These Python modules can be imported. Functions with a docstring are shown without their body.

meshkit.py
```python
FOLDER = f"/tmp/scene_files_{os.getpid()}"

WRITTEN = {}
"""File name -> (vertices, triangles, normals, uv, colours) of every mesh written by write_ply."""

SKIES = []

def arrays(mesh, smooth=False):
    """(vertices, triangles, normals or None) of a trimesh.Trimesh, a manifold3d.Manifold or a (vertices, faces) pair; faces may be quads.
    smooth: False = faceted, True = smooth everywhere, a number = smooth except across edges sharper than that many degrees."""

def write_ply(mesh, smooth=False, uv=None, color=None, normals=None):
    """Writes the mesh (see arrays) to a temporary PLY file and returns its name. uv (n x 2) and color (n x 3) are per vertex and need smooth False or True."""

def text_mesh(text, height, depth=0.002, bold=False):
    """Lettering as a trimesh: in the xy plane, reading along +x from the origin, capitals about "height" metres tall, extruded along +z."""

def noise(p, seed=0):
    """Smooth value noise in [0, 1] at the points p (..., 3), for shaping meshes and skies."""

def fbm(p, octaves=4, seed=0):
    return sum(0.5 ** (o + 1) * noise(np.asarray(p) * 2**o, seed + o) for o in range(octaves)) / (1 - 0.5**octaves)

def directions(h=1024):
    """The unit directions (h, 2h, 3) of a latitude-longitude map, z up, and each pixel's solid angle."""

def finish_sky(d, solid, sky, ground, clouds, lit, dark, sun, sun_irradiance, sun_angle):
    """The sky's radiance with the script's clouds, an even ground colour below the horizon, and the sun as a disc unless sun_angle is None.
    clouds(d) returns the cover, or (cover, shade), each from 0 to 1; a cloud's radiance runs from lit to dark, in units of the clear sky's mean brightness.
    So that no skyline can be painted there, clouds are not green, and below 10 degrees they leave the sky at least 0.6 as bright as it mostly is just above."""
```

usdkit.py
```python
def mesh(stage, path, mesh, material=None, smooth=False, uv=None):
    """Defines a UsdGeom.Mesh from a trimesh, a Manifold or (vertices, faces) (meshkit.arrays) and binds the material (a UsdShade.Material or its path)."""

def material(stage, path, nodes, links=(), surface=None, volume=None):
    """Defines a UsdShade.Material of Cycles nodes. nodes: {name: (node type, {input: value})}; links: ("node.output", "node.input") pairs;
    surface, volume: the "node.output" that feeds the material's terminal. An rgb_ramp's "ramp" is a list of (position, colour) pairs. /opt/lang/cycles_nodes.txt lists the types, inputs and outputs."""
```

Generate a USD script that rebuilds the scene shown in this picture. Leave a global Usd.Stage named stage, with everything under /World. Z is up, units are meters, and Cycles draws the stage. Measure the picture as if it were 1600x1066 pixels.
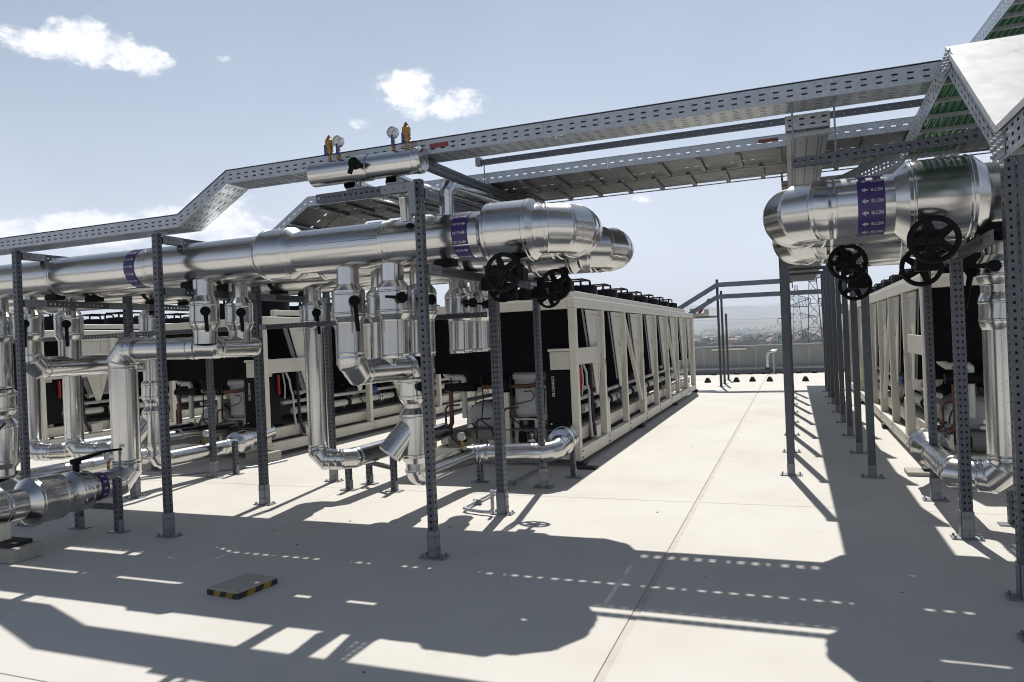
import math, numpy as np, trimesh, usdkit, meshkit
from pxr import Usd, UsdGeom, UsdLux, UsdShade, Gf, Sdf, Vt

stage = Usd.Stage.CreateInMemory()
UsdGeom.SetStageUpAxis(stage, UsdGeom.Tokens.z)
UsdGeom.SetStageMetersPerUnit(stage, 1.0)
UsdGeom.Xform.Define(stage, '/World')
PI = math.pi

# ------------------------------------------------------------------ camera
cam = UsdGeom.Camera.Define(stage, '/World/camera')
RIGHT = np.array([0.9314433, 0.36140621, -0.04241385]); FWD = np.array([-0.3617775, 0.93226374, -0.0011629]); UP = np.array([0.03912062, 0.01642755, 0.99909945])
mtx = Gf.Matrix4d(*RIGHT, 0, *UP, 0, *(-FWD), 0, 0, 0, 1.70, 1)
cam.AddTransformOp().Set(mtx)
cam.CreateHorizontalApertureAttr(36.0); cam.CreateVerticalApertureAttr(36.0 * 682 / 1024)
cam.CreateFocalLengthAttr(36.0 * 1135 / 1600)
cam.CreateClippingRangeAttr(Gf.Vec2f(0.05, 60000))
cam.CreateExposureAttr(0.3)

# ------------------------------------------------------------------ sky and sun
SUN_AZ, SUN_EL = math.radians(-9.5), math.radians(56.6)
def mat(name, nodes, links=(), surface=None, volume=None):
    return usdkit.material(stage, '/World/Looks/' + name, nodes, links, surface=surface, volume=volume)
UsdGeom.Scope.Define(stage, '/World/Looks')
def direction(az, el):
    az, el = math.radians(az), math.radians(el)
    return (math.sin(az) * math.cos(el), math.cos(az) * math.cos(el), math.sin(el))
N = {"tc": ("texture_coordinate", {}),
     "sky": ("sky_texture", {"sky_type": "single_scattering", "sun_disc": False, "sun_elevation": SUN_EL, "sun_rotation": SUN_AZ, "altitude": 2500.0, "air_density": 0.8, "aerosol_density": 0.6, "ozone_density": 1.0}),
     "wm": ("mapping", {"scale": (1, 1, 1.6)}),
     "n1": ("noise_texture", {"scale": 17.0, "detail": 8.0, "roughness": 0.66}),
     "n2": ("noise_texture", {"scale": 44.0, "detail": 5.0, "roughness": 0.6}),
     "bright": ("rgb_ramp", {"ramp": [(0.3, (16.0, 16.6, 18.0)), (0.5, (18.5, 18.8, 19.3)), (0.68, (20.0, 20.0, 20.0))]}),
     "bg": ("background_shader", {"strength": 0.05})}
K = [("tc.generated", "wm.vector"), ("wm.vector", "n1.vector"), ("wm.vector", "n2.vector"), ("n2.fac", "bright.fac")]
# the fair-weather cumulus: (azimuth, elevation, half width, half height, weight)
CL = [(-53.6, 20.2, 2.6, 0.95, 1.0), (-50.6, 20.6, 2.6, 1.7, 1.0), (-48.0, 19.9, 2.0, 1.25, 1.0), (-28.4, 18.9, 2.6, 1.65, 1.0), (-25.0, 18.2, 2.7, 1.05, 1.0), (-32.2, 16.8, 0.9, 0.5, 0.75), (-42.3, 9.5, 3.3, 2.0, 1.0), (-45.8, 9.0, 3.0, 1.5, 1.0),
      (-50.0, 8.6, 5.0, 1.3, 1.0), (-57.0, 8.0, 4.5, 1.2, .9), (-42.2, 20.7, 0.75, 0.35, 0.55), (-10.3, 10.4, 0.9, 0.4, 0.5), (-64.5, 9.0, 5, 1.8, 1.0), (36.0, 22.0, 4.0, 1.4, 1.0), (100.0, 18.0, 5.0, 1.8, 1.0), (185.0, 20.0, 5.0, 1.6, 1.0), (262.0, 22.0, 4.0, 1.6, 1.0)]
prev = None
for i, (az, el, wa, we, wt) in enumerate(CL):
    c = direction(az, el); e = (math.cos(math.radians(az)), -math.sin(math.radians(az)), 0.0); u = np.cross(e, c); u = u / np.linalg.norm(u) * (1 if np.cross(e, c)[2] > 0 else -1)
    sx, sy = math.radians(wa), math.radians(we)
    N[f"d{i}"] = ("vector_math", {"math_type": "subtract", "vector2": c})
    N[f"x{i}"] = ("vector_math", {"math_type": "dot_product", "vector2": tuple(np.array(e) / sx)})
    N[f"y{i}"] = ("vector_math", {"math_type": "dot_product", "vector2": tuple(u / sy)})
    N[f"xx{i}"] = ("math", {"math_type": "multiply"}); N[f"yy{i}"] = ("math", {"math_type": "multiply_add"})
    N[f"f{i}"] = ("map_range", {"from_min": 0.0, "from_max": 1.9, "to_min": wt, "to_max": 0.0, "clamp": True})
    N[f"s{i}"] = ("vector_math", {"math_type": "dot_product", "vector2": c}); N[f"g{i}"] = ("math", {"math_type": "greater_than", "value2": 0.5}); N[f"h{i}"] = ("math", {"math_type": "multiply"})
    K += [("tc.generated", f"d{i}.vector1"), (f"d{i}.vector", f"x{i}.vector1"), (f"d{i}.vector", f"y{i}.vector1"), (f"x{i}.value", f"xx{i}.value1"), (f"x{i}.value", f"xx{i}.value2"),
          (f"y{i}.value", f"yy{i}.value1"), (f"y{i}.value", f"yy{i}.value2"), (f"xx{i}.value", f"yy{i}.value3"), (f"yy{i}.value", f"f{i}.value"),
          ("tc.generated", f"s{i}.vector1"), (f"s{i}.value", f"g{i}.value1"), (f"g{i}.value", f"h{i}.value1"), (f"f{i}.result", f"h{i}.value2")]
    if prev:
        N[f"m{i}"] = ("math", {"math_type": "maximum"}); K += [(prev, f"m{i}.value1"), (f"h{i}.value", f"m{i}.value2")]; prev = f"m{i}.value"
    else: prev = f"h{i}.value"
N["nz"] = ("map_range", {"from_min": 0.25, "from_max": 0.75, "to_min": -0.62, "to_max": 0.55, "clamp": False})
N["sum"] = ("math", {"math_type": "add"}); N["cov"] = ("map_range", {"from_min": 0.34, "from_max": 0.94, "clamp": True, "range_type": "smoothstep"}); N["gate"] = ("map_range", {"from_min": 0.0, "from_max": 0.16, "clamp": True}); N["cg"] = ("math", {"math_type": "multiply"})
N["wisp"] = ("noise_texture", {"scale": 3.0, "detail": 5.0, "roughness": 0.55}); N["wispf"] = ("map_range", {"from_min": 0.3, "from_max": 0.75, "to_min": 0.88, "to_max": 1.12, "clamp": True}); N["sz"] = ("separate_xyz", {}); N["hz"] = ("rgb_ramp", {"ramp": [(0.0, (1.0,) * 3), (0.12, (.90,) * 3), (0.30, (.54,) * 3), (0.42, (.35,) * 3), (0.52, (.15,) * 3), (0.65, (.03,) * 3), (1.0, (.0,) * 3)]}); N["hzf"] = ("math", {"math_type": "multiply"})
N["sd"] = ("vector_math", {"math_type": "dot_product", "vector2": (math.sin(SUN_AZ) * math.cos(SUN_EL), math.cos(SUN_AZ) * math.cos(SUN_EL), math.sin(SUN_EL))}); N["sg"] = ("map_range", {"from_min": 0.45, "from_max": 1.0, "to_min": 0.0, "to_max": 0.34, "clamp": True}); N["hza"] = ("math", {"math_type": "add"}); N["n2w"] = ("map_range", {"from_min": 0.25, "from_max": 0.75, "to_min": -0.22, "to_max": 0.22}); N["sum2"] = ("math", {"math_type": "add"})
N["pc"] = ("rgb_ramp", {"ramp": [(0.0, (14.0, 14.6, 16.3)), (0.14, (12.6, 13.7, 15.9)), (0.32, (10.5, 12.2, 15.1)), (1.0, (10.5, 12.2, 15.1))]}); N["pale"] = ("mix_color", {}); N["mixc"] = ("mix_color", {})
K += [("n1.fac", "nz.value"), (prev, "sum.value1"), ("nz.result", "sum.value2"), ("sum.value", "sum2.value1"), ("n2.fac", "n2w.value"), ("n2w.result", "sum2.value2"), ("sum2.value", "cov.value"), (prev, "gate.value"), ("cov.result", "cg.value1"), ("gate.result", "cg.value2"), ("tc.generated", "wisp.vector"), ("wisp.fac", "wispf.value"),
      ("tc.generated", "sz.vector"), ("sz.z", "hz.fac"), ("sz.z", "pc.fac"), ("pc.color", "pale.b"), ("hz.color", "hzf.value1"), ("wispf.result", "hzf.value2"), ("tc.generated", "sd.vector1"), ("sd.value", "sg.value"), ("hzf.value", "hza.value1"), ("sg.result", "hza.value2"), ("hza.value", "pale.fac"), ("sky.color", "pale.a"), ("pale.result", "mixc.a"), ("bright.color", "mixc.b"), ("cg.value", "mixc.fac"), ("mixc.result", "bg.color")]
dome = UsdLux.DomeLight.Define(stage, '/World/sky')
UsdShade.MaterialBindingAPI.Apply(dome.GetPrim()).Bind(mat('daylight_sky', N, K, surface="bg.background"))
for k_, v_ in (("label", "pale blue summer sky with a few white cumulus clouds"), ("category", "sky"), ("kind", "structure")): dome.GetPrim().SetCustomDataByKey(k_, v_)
sun = UsdLux.DistantLight.Define(stage, '/World/sun')
sun.CreateIntensityAttr(1.25); sun.CreateAngleAttr(0.5); sun.CreateColorAttr(Gf.Vec3f(1.0, 0.965, 0.90)); sun.CreateNormalizeAttr(True)
sun.AddRotateXYZOp().Set(Gf.Vec3f(90 - math.degrees(SUN_EL), 0, 0)) if False else None
sd = np.array([math.sin(SUN_AZ) * math.cos(SUN_EL), math.cos(SUN_AZ) * math.cos(SUN_EL), math.sin(SUN_EL)])
sx_ = np.cross([0, 0, 1.0], sd); sx_ /= np.linalg.norm(sx_); sy_ = np.cross(sd, sx_)
sun.AddTransformOp().Set(Gf.Matrix4d(*sx_, 0, *sy_, 0, *sd, 0, 0, 0, 30, 1))

# ------------------------------------------------------------------ materials
def metal(name, base, rough, rvar=0.06, nscale=6.0, bump=0.0, bscale=3.0, metallic=1.0, var=0.05, mottle=None, mscale=60.0, ev=0.0):
    n = {"tc": ("texture_coordinate", {}), "geo": ("geometry", {}), "oi": ("object_info", {}), "n": ("noise_texture", {"scale": nscale, "detail": 4.0, "roughness": 0.6}),
         "r": ("map_range", {"from_min": 0.3, "from_max": 0.7, "to_min": rough - rvar, "to_max": rough + rvar, "clamp": True}),
         "v": ("map_range", {"from_min": 0, "from_max": 1, "to_min": 1 - var, "to_max": 1 + var}), "hs": ("hsv", {"color": base}),
         "p": ("principled_bsdf", {"metallic": metallic})}
    k = [("geo.position", "n.vector"), ("n.fac", "r.value"), ("r.result", "p.roughness"), ("oi.random", "v.value"), ("v.result", "hs.value")]
    if mottle:
        n["vo"] = ("voronoi_texture", {"scale": mscale}); n["rr"] = ("rgb_to_bw", {}); n["mx"] = ("mix_color", {"a": mottle, "b": base})
        k += [("geo.position", "vo.vector"), ("vo.color", "rr.color"), ("rr.val", "mx.fac"), ("mx.result", "hs.color")]
    k += [("hs.color", "p.base_color")]
    if bump:
        n["bn"] = ("noise_texture", {"scale": bscale, "detail": 2.0, "roughness": 0.45}); n["b"] = ("bump", {"strength": 1.0, "distance": bump})
        k += [("geo.position", "bn.vector"), ("bn.fac", "b.height"), ("b.normal", "p.normal")]
    return mat(name, n, k, surface="p.BSDF")
def paint(name, base, rough=0.45, dirt=None, dscale=3.0, dlo=0.5, dhi=0.75, bump=0.0, spec=0.5):
    n = {"geo": ("geometry", {}), "n": ("noise_texture", {"scale": dscale, "detail": 6.0, "roughness": 0.65}), "f": ("map_range", {"from_min": dlo, "from_max": dhi, "clamp": True}),
         "mx": ("mix_color", {"a": base, "b": dirt or tuple(x * 0.8 for x in base)}), "p": ("principled_bsdf", {"roughness": rough, "specular_ior_level": spec})}
    k = [("geo.position", "n.vector"), ("n.fac", "f.value"), ("f.result", "mx.fac"), ("mx.result", "p.base_color")]
    if bump:
        n["b"] = ("bump", {"strength": 0.6, "distance": bump}); n["bn"] = ("noise_texture", {"scale": dscale * 12, "detail": 3.0}); k += [("geo.position", "bn.vector"), ("bn.fac", "b.height"), ("b.normal", "p.normal")]
    return mat(name, n, k, surface="p.BSDF")
CLAD = metal('aluminium_cladding', (0.58, 0.577, 0.57), 0.20, 0.03, 4.0, bump=0.0008, bscale=1.4, var=0.04)
CLADR = metal('aluminium_cladding_thin', (0.57, 0.567, 0.56), 0.20, 0.03, 5.0, bump=0.0006, bscale=3.0, var=0.05)
GALV = metal('galvanised_steel', (0.44, 0.46, 0.48), 0.44, 0.08, 9.0, metallic=0.85, mottle=(0.33, 0.35, 0.37), mscale=70.0)
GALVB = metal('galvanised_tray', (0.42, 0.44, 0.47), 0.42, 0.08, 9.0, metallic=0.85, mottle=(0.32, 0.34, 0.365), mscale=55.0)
TRAYD = metal('shade_toned_tray', (0.16, 0.165, 0.165), 0.5, 0.08, 7.0, metallic=0.45, mottle=(0.115, 0.12, 0.12), mscale=40.0)  # shade on the tray undersides put into a darker steel colour
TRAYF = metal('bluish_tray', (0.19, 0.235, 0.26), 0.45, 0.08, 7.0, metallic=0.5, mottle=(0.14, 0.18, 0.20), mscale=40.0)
POST = metal('dark_galvanised_post', (0.105, 0.114, 0.132), 0.48, 0.06, 14.0, metallic=0.5, mottle=(0.08, 0.087, 0.10), mscale=45.0)
PLATE = metal('galvanised_plate', (0.22, 0.23, 0.25), 0.45, 0.06, 10.0, metallic=0.6)
BLACK = paint('black_cast_iron', (0.006, 0.006, 0.007), 0.5, (0.009, 0.009, 0.010), spec=0.09)
RUBBER = paint('black_rubber', (0.015, 0.015, 0.016), 0.7)
CREAM = paint('cream_enamel', (0.68, 0.645, 0.555), 0.42, (0.57, 0.535, 0.45), 2.5, 0.52, 0.8)
CREAMD = paint('cream_panel', (0.61, 0.585, 0.51), 0.5, (0.50, 0.475, 0.40), 2.0, 0.45, 0.8)
COIL = paint('black_coil_fins', (0.005, 0.005, 0.006), 0.75, (0.008, 0.008, 0.009), spec=0.06)
COILEDGE = paint('grey_coil_header', (0.16, 0.165, 0.18), 0.45, (0.11, 0.115, 0.125))
COPPER = paint('oxidised_copper', (0.125, 0.042, 0.024), 0.5, (0.06, 0.022, 0.016), 9.0, 0.4, 0.7)
WHITEINS = paint('white_pipe_insulation', (0.55, 0.55, 0.52), 0.5, (0.44, 0.44, 0.41), 5.0)
GREYINS = paint('grey_vessel_insulation', (0.50, 0.505, 0.50), 0.42, (0.40, 0.40, 0.395), 3.0, bump=0.004)
PURPLE = paint('purple_tape', (0.030, 0.015, 0.105), 0.42, (0.022, 0.011, 0.08), 14.0)
PRINT = paint('faded_white_print', (0.36, 0.36, 0.40), 0.5, (0.22, 0.22, 0.27), 30.0)
WHITE = paint('white_print', (0.78, 0.78, 0.78), 0.5)
REDST = paint('red_sticker', (0.20, 0.025, 0.02), 0.5, (0.12, 0.03, 0.028), 20.0, 0.4, 0.6)
RED = paint('red_tube', (0.35, 0.01, 0.015), 0.4)
BRASS = metal('brass', (0.36, 0.215, 0.075), 0.36, metallic=0.9, mottle=(0.24, 0.14, 0.05), mscale=90)
BLUE = paint('blue_lever', (0.015, 0.04, 0.20), 0.4)
GREEN = paint('green_cable', (0.012, 0.105, 0.036), 0.55, (0.007, 0.06, 0.022), 4.0)
STEEL = metal('stainless_steel', (0.62, 0.62, 0.61), 0.25)
COVER = metal('bare_tray_cover', (0.50, 0.505, 0.51), 0.52, 0.08, 5.0, metallic=0.55, mottle=(0.43, 0.435, 0.44), mscale=22)
BLOCK = paint('concrete_block', (0.36, 0.34, 0.30), 0.85, (0.26, 0.245, 0.22), 5.0, bump=0.006)
YELLOW = paint('yellow_tape', (0.36, 0.225, 0.015), 0.5, (0.20, 0.125, 0.015), 14.0, 0.4, 0.65)
BTAPE = paint('black_tape', (0.015, 0.014, 0.014), 0.45)
WALLP = paint('grey_parapet_panel', (0.285, 0.29, 0.275), 0.5, (0.245, 0.25, 0.24), 0.8)
WALLC = paint('grey_parapet_cap', (0.36, 0.37, 0.37), 0.45)
LEADG = paint('lead_grey', (0.16, 0.165, 0.165), 0.55)
DECK = paint('dark_fan_deck', (0.10, 0.10, 0.10), 0.6)
GLASSW = paint('gauge_face', (0.50, 0.50, 0.48), 0.25)

# ------------------------------------------------------------------ naming helpers
_count = {}
def numbered(parent, name):
    k = (parent, name); i = _count.get(k, 0); _count[k] = i + 1
    return f"{parent}/{name}" + (f"_{i:03d}" if i else "")
def meta(prim, label=None, cat=None, group=None, kind=None):
    for k, v in (("label", label), ("category", cat), ("group", group), ("kind", kind)):
        if v: prim.SetCustomDataByKey(k, v)
def thing(name, label, cat, loc=(0, 0, 0), group=None, kind=None, rotz=0.0):
    x = UsdGeom.Xform.Define(stage, numbered('/World', name))
    x.AddTranslateOp().Set(Gf.Vec3d(*map(float, loc)))
    if rotz: x.AddRotateZOp().Set(float(rotz))
    meta(x.GetPrim(), label, cat, group, kind)
    x.loc = np.array(loc, float)
    return x
def P(o): return o if isinstance(o, str) else str(o.GetPath())
def part(parent, name, m, material, smooth=False, label=None, kind=None):
    o = usdkit.mesh(stage, numbered(P(parent), name), m, material, smooth=smooth)
    if label: meta(o.GetPrim(), label)
    if kind: meta(o.GetPrim(), kind=kind)
    return o
def solo(name, m, material, label, cat, group=None, kind=None, smooth=False):
    o = usdkit.mesh(stage, numbered('/World', name), m, material, smooth=smooth); meta(o.GetPrim(), label, cat, group, kind); return o
def copy_of(src, label, loc, rotz=0.0, group=None):
    nm = src.GetPrim().GetName(); x = UsdGeom.Xform.Define(stage, numbered('/World', nm))
    x.GetPrim().GetReferences().AddInternalReference(src.GetPath()); x.GetPrim().SetInstanceable(True)
    x.ClearXformOpOrder(); x.AddTranslateOp().Set(Gf.Vec3d(*map(float, loc)))
    if rotz: x.AddRotateZOp().Set(float(rotz))
    meta(x.GetPrim(), label, None, group); return x

# ------------------------------------------------------------------ mesh helpers
V3 = lambda *a: np.array(a, float)
def unit(v): v = np.asarray(v, float); return v / np.linalg.norm(v)
def cat(ms): return trimesh.util.concatenate([m if isinstance(m, trimesh.Trimesh) else trimesh.Trimesh(*m, process=False) for m in ms if m is not None])
def tri(v, f):
    f = np.asarray(f, int)
    if f.shape[1] == 4: f = np.vstack([f[:, [0, 1, 2]], f[:, [0, 2, 3]]])
    return trimesh.Trimesh(np.asarray(v, float), f, process=False)
_BF = np.array([[0, 2, 3, 1], [4, 5, 7, 6], [0, 1, 5, 4], [2, 6, 7, 3], [0, 4, 6, 2], [1, 3, 7, 5]])
def bx(x0, x1, y0, y1, z0, z1):
    return tri([(x, y, z) for x in (min(x0, x1), max(x0, x1)) for y in (min(y0, y1), max(y0, y1)) for z in (min(z0, z1), max(z0, z1))], _BF[:, ::-1])
def cbx(x0, x1, y0, y1, z0, z1, b=0.006):
    pts = []
    for x, sx in ((x0, 1), (x1, -1)):
        for y, sy in ((y0, 1), (y1, -1)):
            for z, sz in ((z0, 1), (z1, -1)):
                pts += [(x + sx * b, y + sy * b, z), (x + sx * b, y, z + sz * b), (x, y + sy * b, z + sz * b)]
    return trimesh.convex.convex_hull(np.array(pts))
def frame(d):
    d = unit(d); a = np.array([0, 0, 1.0]) if abs(d[2]) < 0.9 else np.array([0, 1.0, 0]); a = unit(a - d * d.dot(a)); return d, a, np.cross(d, a)
def bar(p0, p1, w, h, upv=(0, 0, 1)):
    """A rectangular bar between two points, w across and h along upv."""
    p0, p1 = V3(*p0), V3(*p1); d = unit(p1 - p0); u = np.asarray(upv, float); u = unit(u - d * d.dot(u)); s = np.cross(d, u)
    v = [p + s * a * w / 2 + u * b * h / 2 for p in (p0, p1) for a in (-1, 1) for b in (-1, 1)]
    return tri(v, _BF)
def lathe(p0, d, profile, n=28):
    """profile: (t, r) along direction d from p0."""
    d, a, b = frame(d); th = np.arange(n) * 2 * PI / n; o = np.cos(th)[:, None] * a + np.sin(th)[:, None] * b
    v = np.vstack([np.asarray(p0) + d * t + o * max(r, 1e-5) for t, r in profile]); f = []
    for i in range(len(profile) - 1):
        j = np.arange(n); k = (j + 1) % n
        f.append(np.stack([i * n + j, i * n + k, (i + 1) * n + k, (i + 1) * n + j], 1))
    return tri(v, np.vstack(f))
def cyl(p0, p1, r, n=16, caps=True):
    p0, p1 = V3(*p0), V3(*p1); L = np.linalg.norm(p1 - p0)
    return lathe(p0, p1 - p0, [(0, 0), (0, r), (L, r), (L, 0)] if caps else [(0, r), (L, r)], n)
def rings_of(pts, n):
    pts = [np.asarray(p, float) for p in pts]; d = [unit(pts[i + 1] - pts[i]) for i in range(len(pts) - 1)]
    _, a, b = frame(d[0]); out = []; th = np.arange(n) * 2 * PI / n; offs = []
    for i in range(len(d)):
        if i:
            ax = np.cross(d[i - 1], d[i]); s = np.linalg.norm(ax)
            if s > 1e-8:
                R = trimesh.transformations.rotation_matrix(math.atan2(s, d[i - 1].dot(d[i])), ax / s)[:3, :3]; a, b = R @ a, R @ b
        offs.append(np.cos(th)[:, None] * a + np.sin(th)[:, None] * b)
    return pts, d, offs
def tube(pts, r, n=10, caps=True):
    pts, d, offs = rings_of(pts, n); v = []; m = len(pts)
    for i in range(m):
        o = offs[min(i, m - 2)] * r
        if 0 < i < m - 1:
            nrm = unit(d[i - 1] + d[i]); dd = d[i]; o = o - dd * ((o @ nrm) / dd.dot(nrm))[:, None]
        v.append(pts[i] + o)
    f = []
    for i in range(m - 1):
        j = np.arange(n); k = (j + 1) % n; f.append(np.stack([i * n + j, i * n + k, (i + 1) * n + k, (i + 1) * n + j], 1))
    out = [tri(np.vstack(v), np.vstack(f))]
    if caps:
        for i, s in ((0, -1), (m - 1, 1)):
            c = len(v[i]); out.append(tri(np.vstack([v[i], pts[i]]), [(j, (j + 1) % c, c) if s > 0 else ((j + 1) % c, j, c) for j in range(c)]))
    return cat(out)
def arc_points(wp, bend, gores):
    """Polyline through the waypoints with each corner rounded; tags each point pair as straight or elbow."""
    wp = [np.asarray(p, float) for p in wp]; pts = [wp[0]]; tags = []
    for i in range(1, len(wp) - 1):
        d0, d1 = unit(wp[i] - wp[i - 1]), unit(wp[i + 1] - wp[i]); ang = math.acos(np.clip(d0.dot(d1), -1, 1)); b = bend[i - 1] if isinstance(bend, (list, tuple)) else bend
        if ang < 0.02: pts.append(wp[i]); tags.append('s'); continue
        t = b * math.tan(ang / 2); p0 = wp[i] - d0 * t; c = p0 + unit(d1 - d0 * d0.dot(d1)) * b; r0 = p0 - c
        g = max(1, int(round(gores * ang / (PI / 2)))); ax = unit(np.cross(d0, d1))
        if np.linalg.norm(p0 - pts[-1]) > 1e-3: pts.append(p0); tags.append('s')
        # gores: half-angle at both ends as a tinsmith cuts them
        sec = b / math.cos(ang / (2 * g))
        for q in range(g):
            th = ang * (q + 0.5) / g; R = trimesh.transformations.rotation_matrix(th, ax)[:3, :3]; pts.append(c + R @ r0 * (sec / b)); tags.append('e')
        R = trimesh.transformations.rotation_matrix(ang, ax)[:3, :3]; pts.append(c + R @ r0); tags.append('e')
    if np.linalg.norm(wp[-1] - pts[-1]) > 1e-3: pts.append(wp[-1]); tags.append('s')
    return pts, tags
def pipe(parent, wp, r, bend=None, gores=4, sec=1.0, material=None, n=28, bead=0.005, caps=(True, True), straight='pipe_section', elbow='elbow_segment'):
    """An insulated pipe run clad in sheet metal: every straight sheet and every elbow gore is a mesh of its own."""
    material = material or CLAD; bend = bend or r * 1.6
    pts, tags = arc_points(wp, bend, gores); P2, T2 = [pts[0]], []
    for i, t in enumerate(tags):
        L = np.linalg.norm(pts[i + 1] - pts[i]); m = max(1, int(round(L / sec))) if t == 's' else 1
        for q in range(1, m + 1): P2.append(pts[i] + (pts[i + 1] - pts[i]) * q / m); T2.append(t)
    pts, d, offs = rings_of(P2, n); M = len(pts)
    for i in range(M - 1):
        L = np.linalg.norm(pts[i + 1] - pts[i]); o = offs[i]; r0 = r * 1.0 if T2[i] == 's' else r * 1.012
        def plane(k):
            if 0 < k < M - 1: nrm = unit(d[k - 1] + d[k])
            else: nrm = d[i]
            q = o * r0; return pts[k] + q - d[i] * ((q @ nrm) / d[i].dot(nrm))[:, None]
        A, Bq = plane(i), plane(i + 1)
        prof = [(0, 0)]
        if bead and L > 0.05:
            for s in ((0.018, 1), ) if L < 0.3 else ((0.02, 1), (L - 0.02, 1)):
                prof += [(s[0] - 0.009, 0), (s[0] - 0.003, bead), (s[0] + 0.003, bead), (s[0] + 0.009, 0)]
        prof.append((L, 0)); prof.sort()
        v = np.vstack([A * (1 - t / L) + Bq * (t / L) + o * e for t, e in prof]); f = []
        for q in range(len(prof) - 1):
            j = np.arange(n); k = (j + 1) % n; f.append(np.stack([q * n + j, q * n + k, (q + 1) * n + k, (q + 1) * n + j], 1))
        g = tri(v, np.vstack(f)); ms = [g]
        if T2[i] == 's' and r > .09 and L > .35:   # the lapped long seam of the sheet, with its rivets
            k = int(n * .5 + i * 5) % n; oo = o[k]; a0, b0 = A[k] * (1 - .03 / L) + Bq[k] * (.03 / L), A[k] * (.03 / L) + Bq[k] * (1 - .03 / L)
            ms.append(bar(a0, b0, .016, .004, oo)); m_ = int(L / .16)
            ms += [cyl(a0 + (b0 - a0) * (q_ + .5) / m_, a0 + (b0 - a0) * (q_ + .5) / m_ + oo * .006, .005, 6) for q_ in range(m_)]
        part(parent, straight if T2[i] == 's' else elbow, cat(ms), material, smooth=True)
    for e, i in ((0, 0), (1, M - 1)):
        if caps[e]:
            dd = -d[0] if e == 0 else d[-1]
            part(parent, 'end_cap', lathe(pts[i] - dd * 0.002, dd, [(0, r * 1.0), (0.012, r * 0.99), (0.016, r * 0.92), (0.02, 0)], n), material, smooth=30)
def jacket(parent, p0, p1, r, R, cone=0.07, name='valve_jacket', n=32, material=None):
    p0, p1 = V3(*p0), V3(*p1); L = np.linalg.norm(p1 - p0); b = 0.005
    pr = [(0, r), (cone, R), (cone + .02, R), (cone + .026, R + b), (cone + .034, R + b), (cone + .04, R), (L - cone - .04, R), (L - cone - .034, R + b), (L - cone - .026, R + b), (L - cone - .02, R), (L - cone, R), (L, r)]
    return part(parent, name, lathe(p0, p1 - p0, pr, n), material or CLAD, smooth=28)
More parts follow.
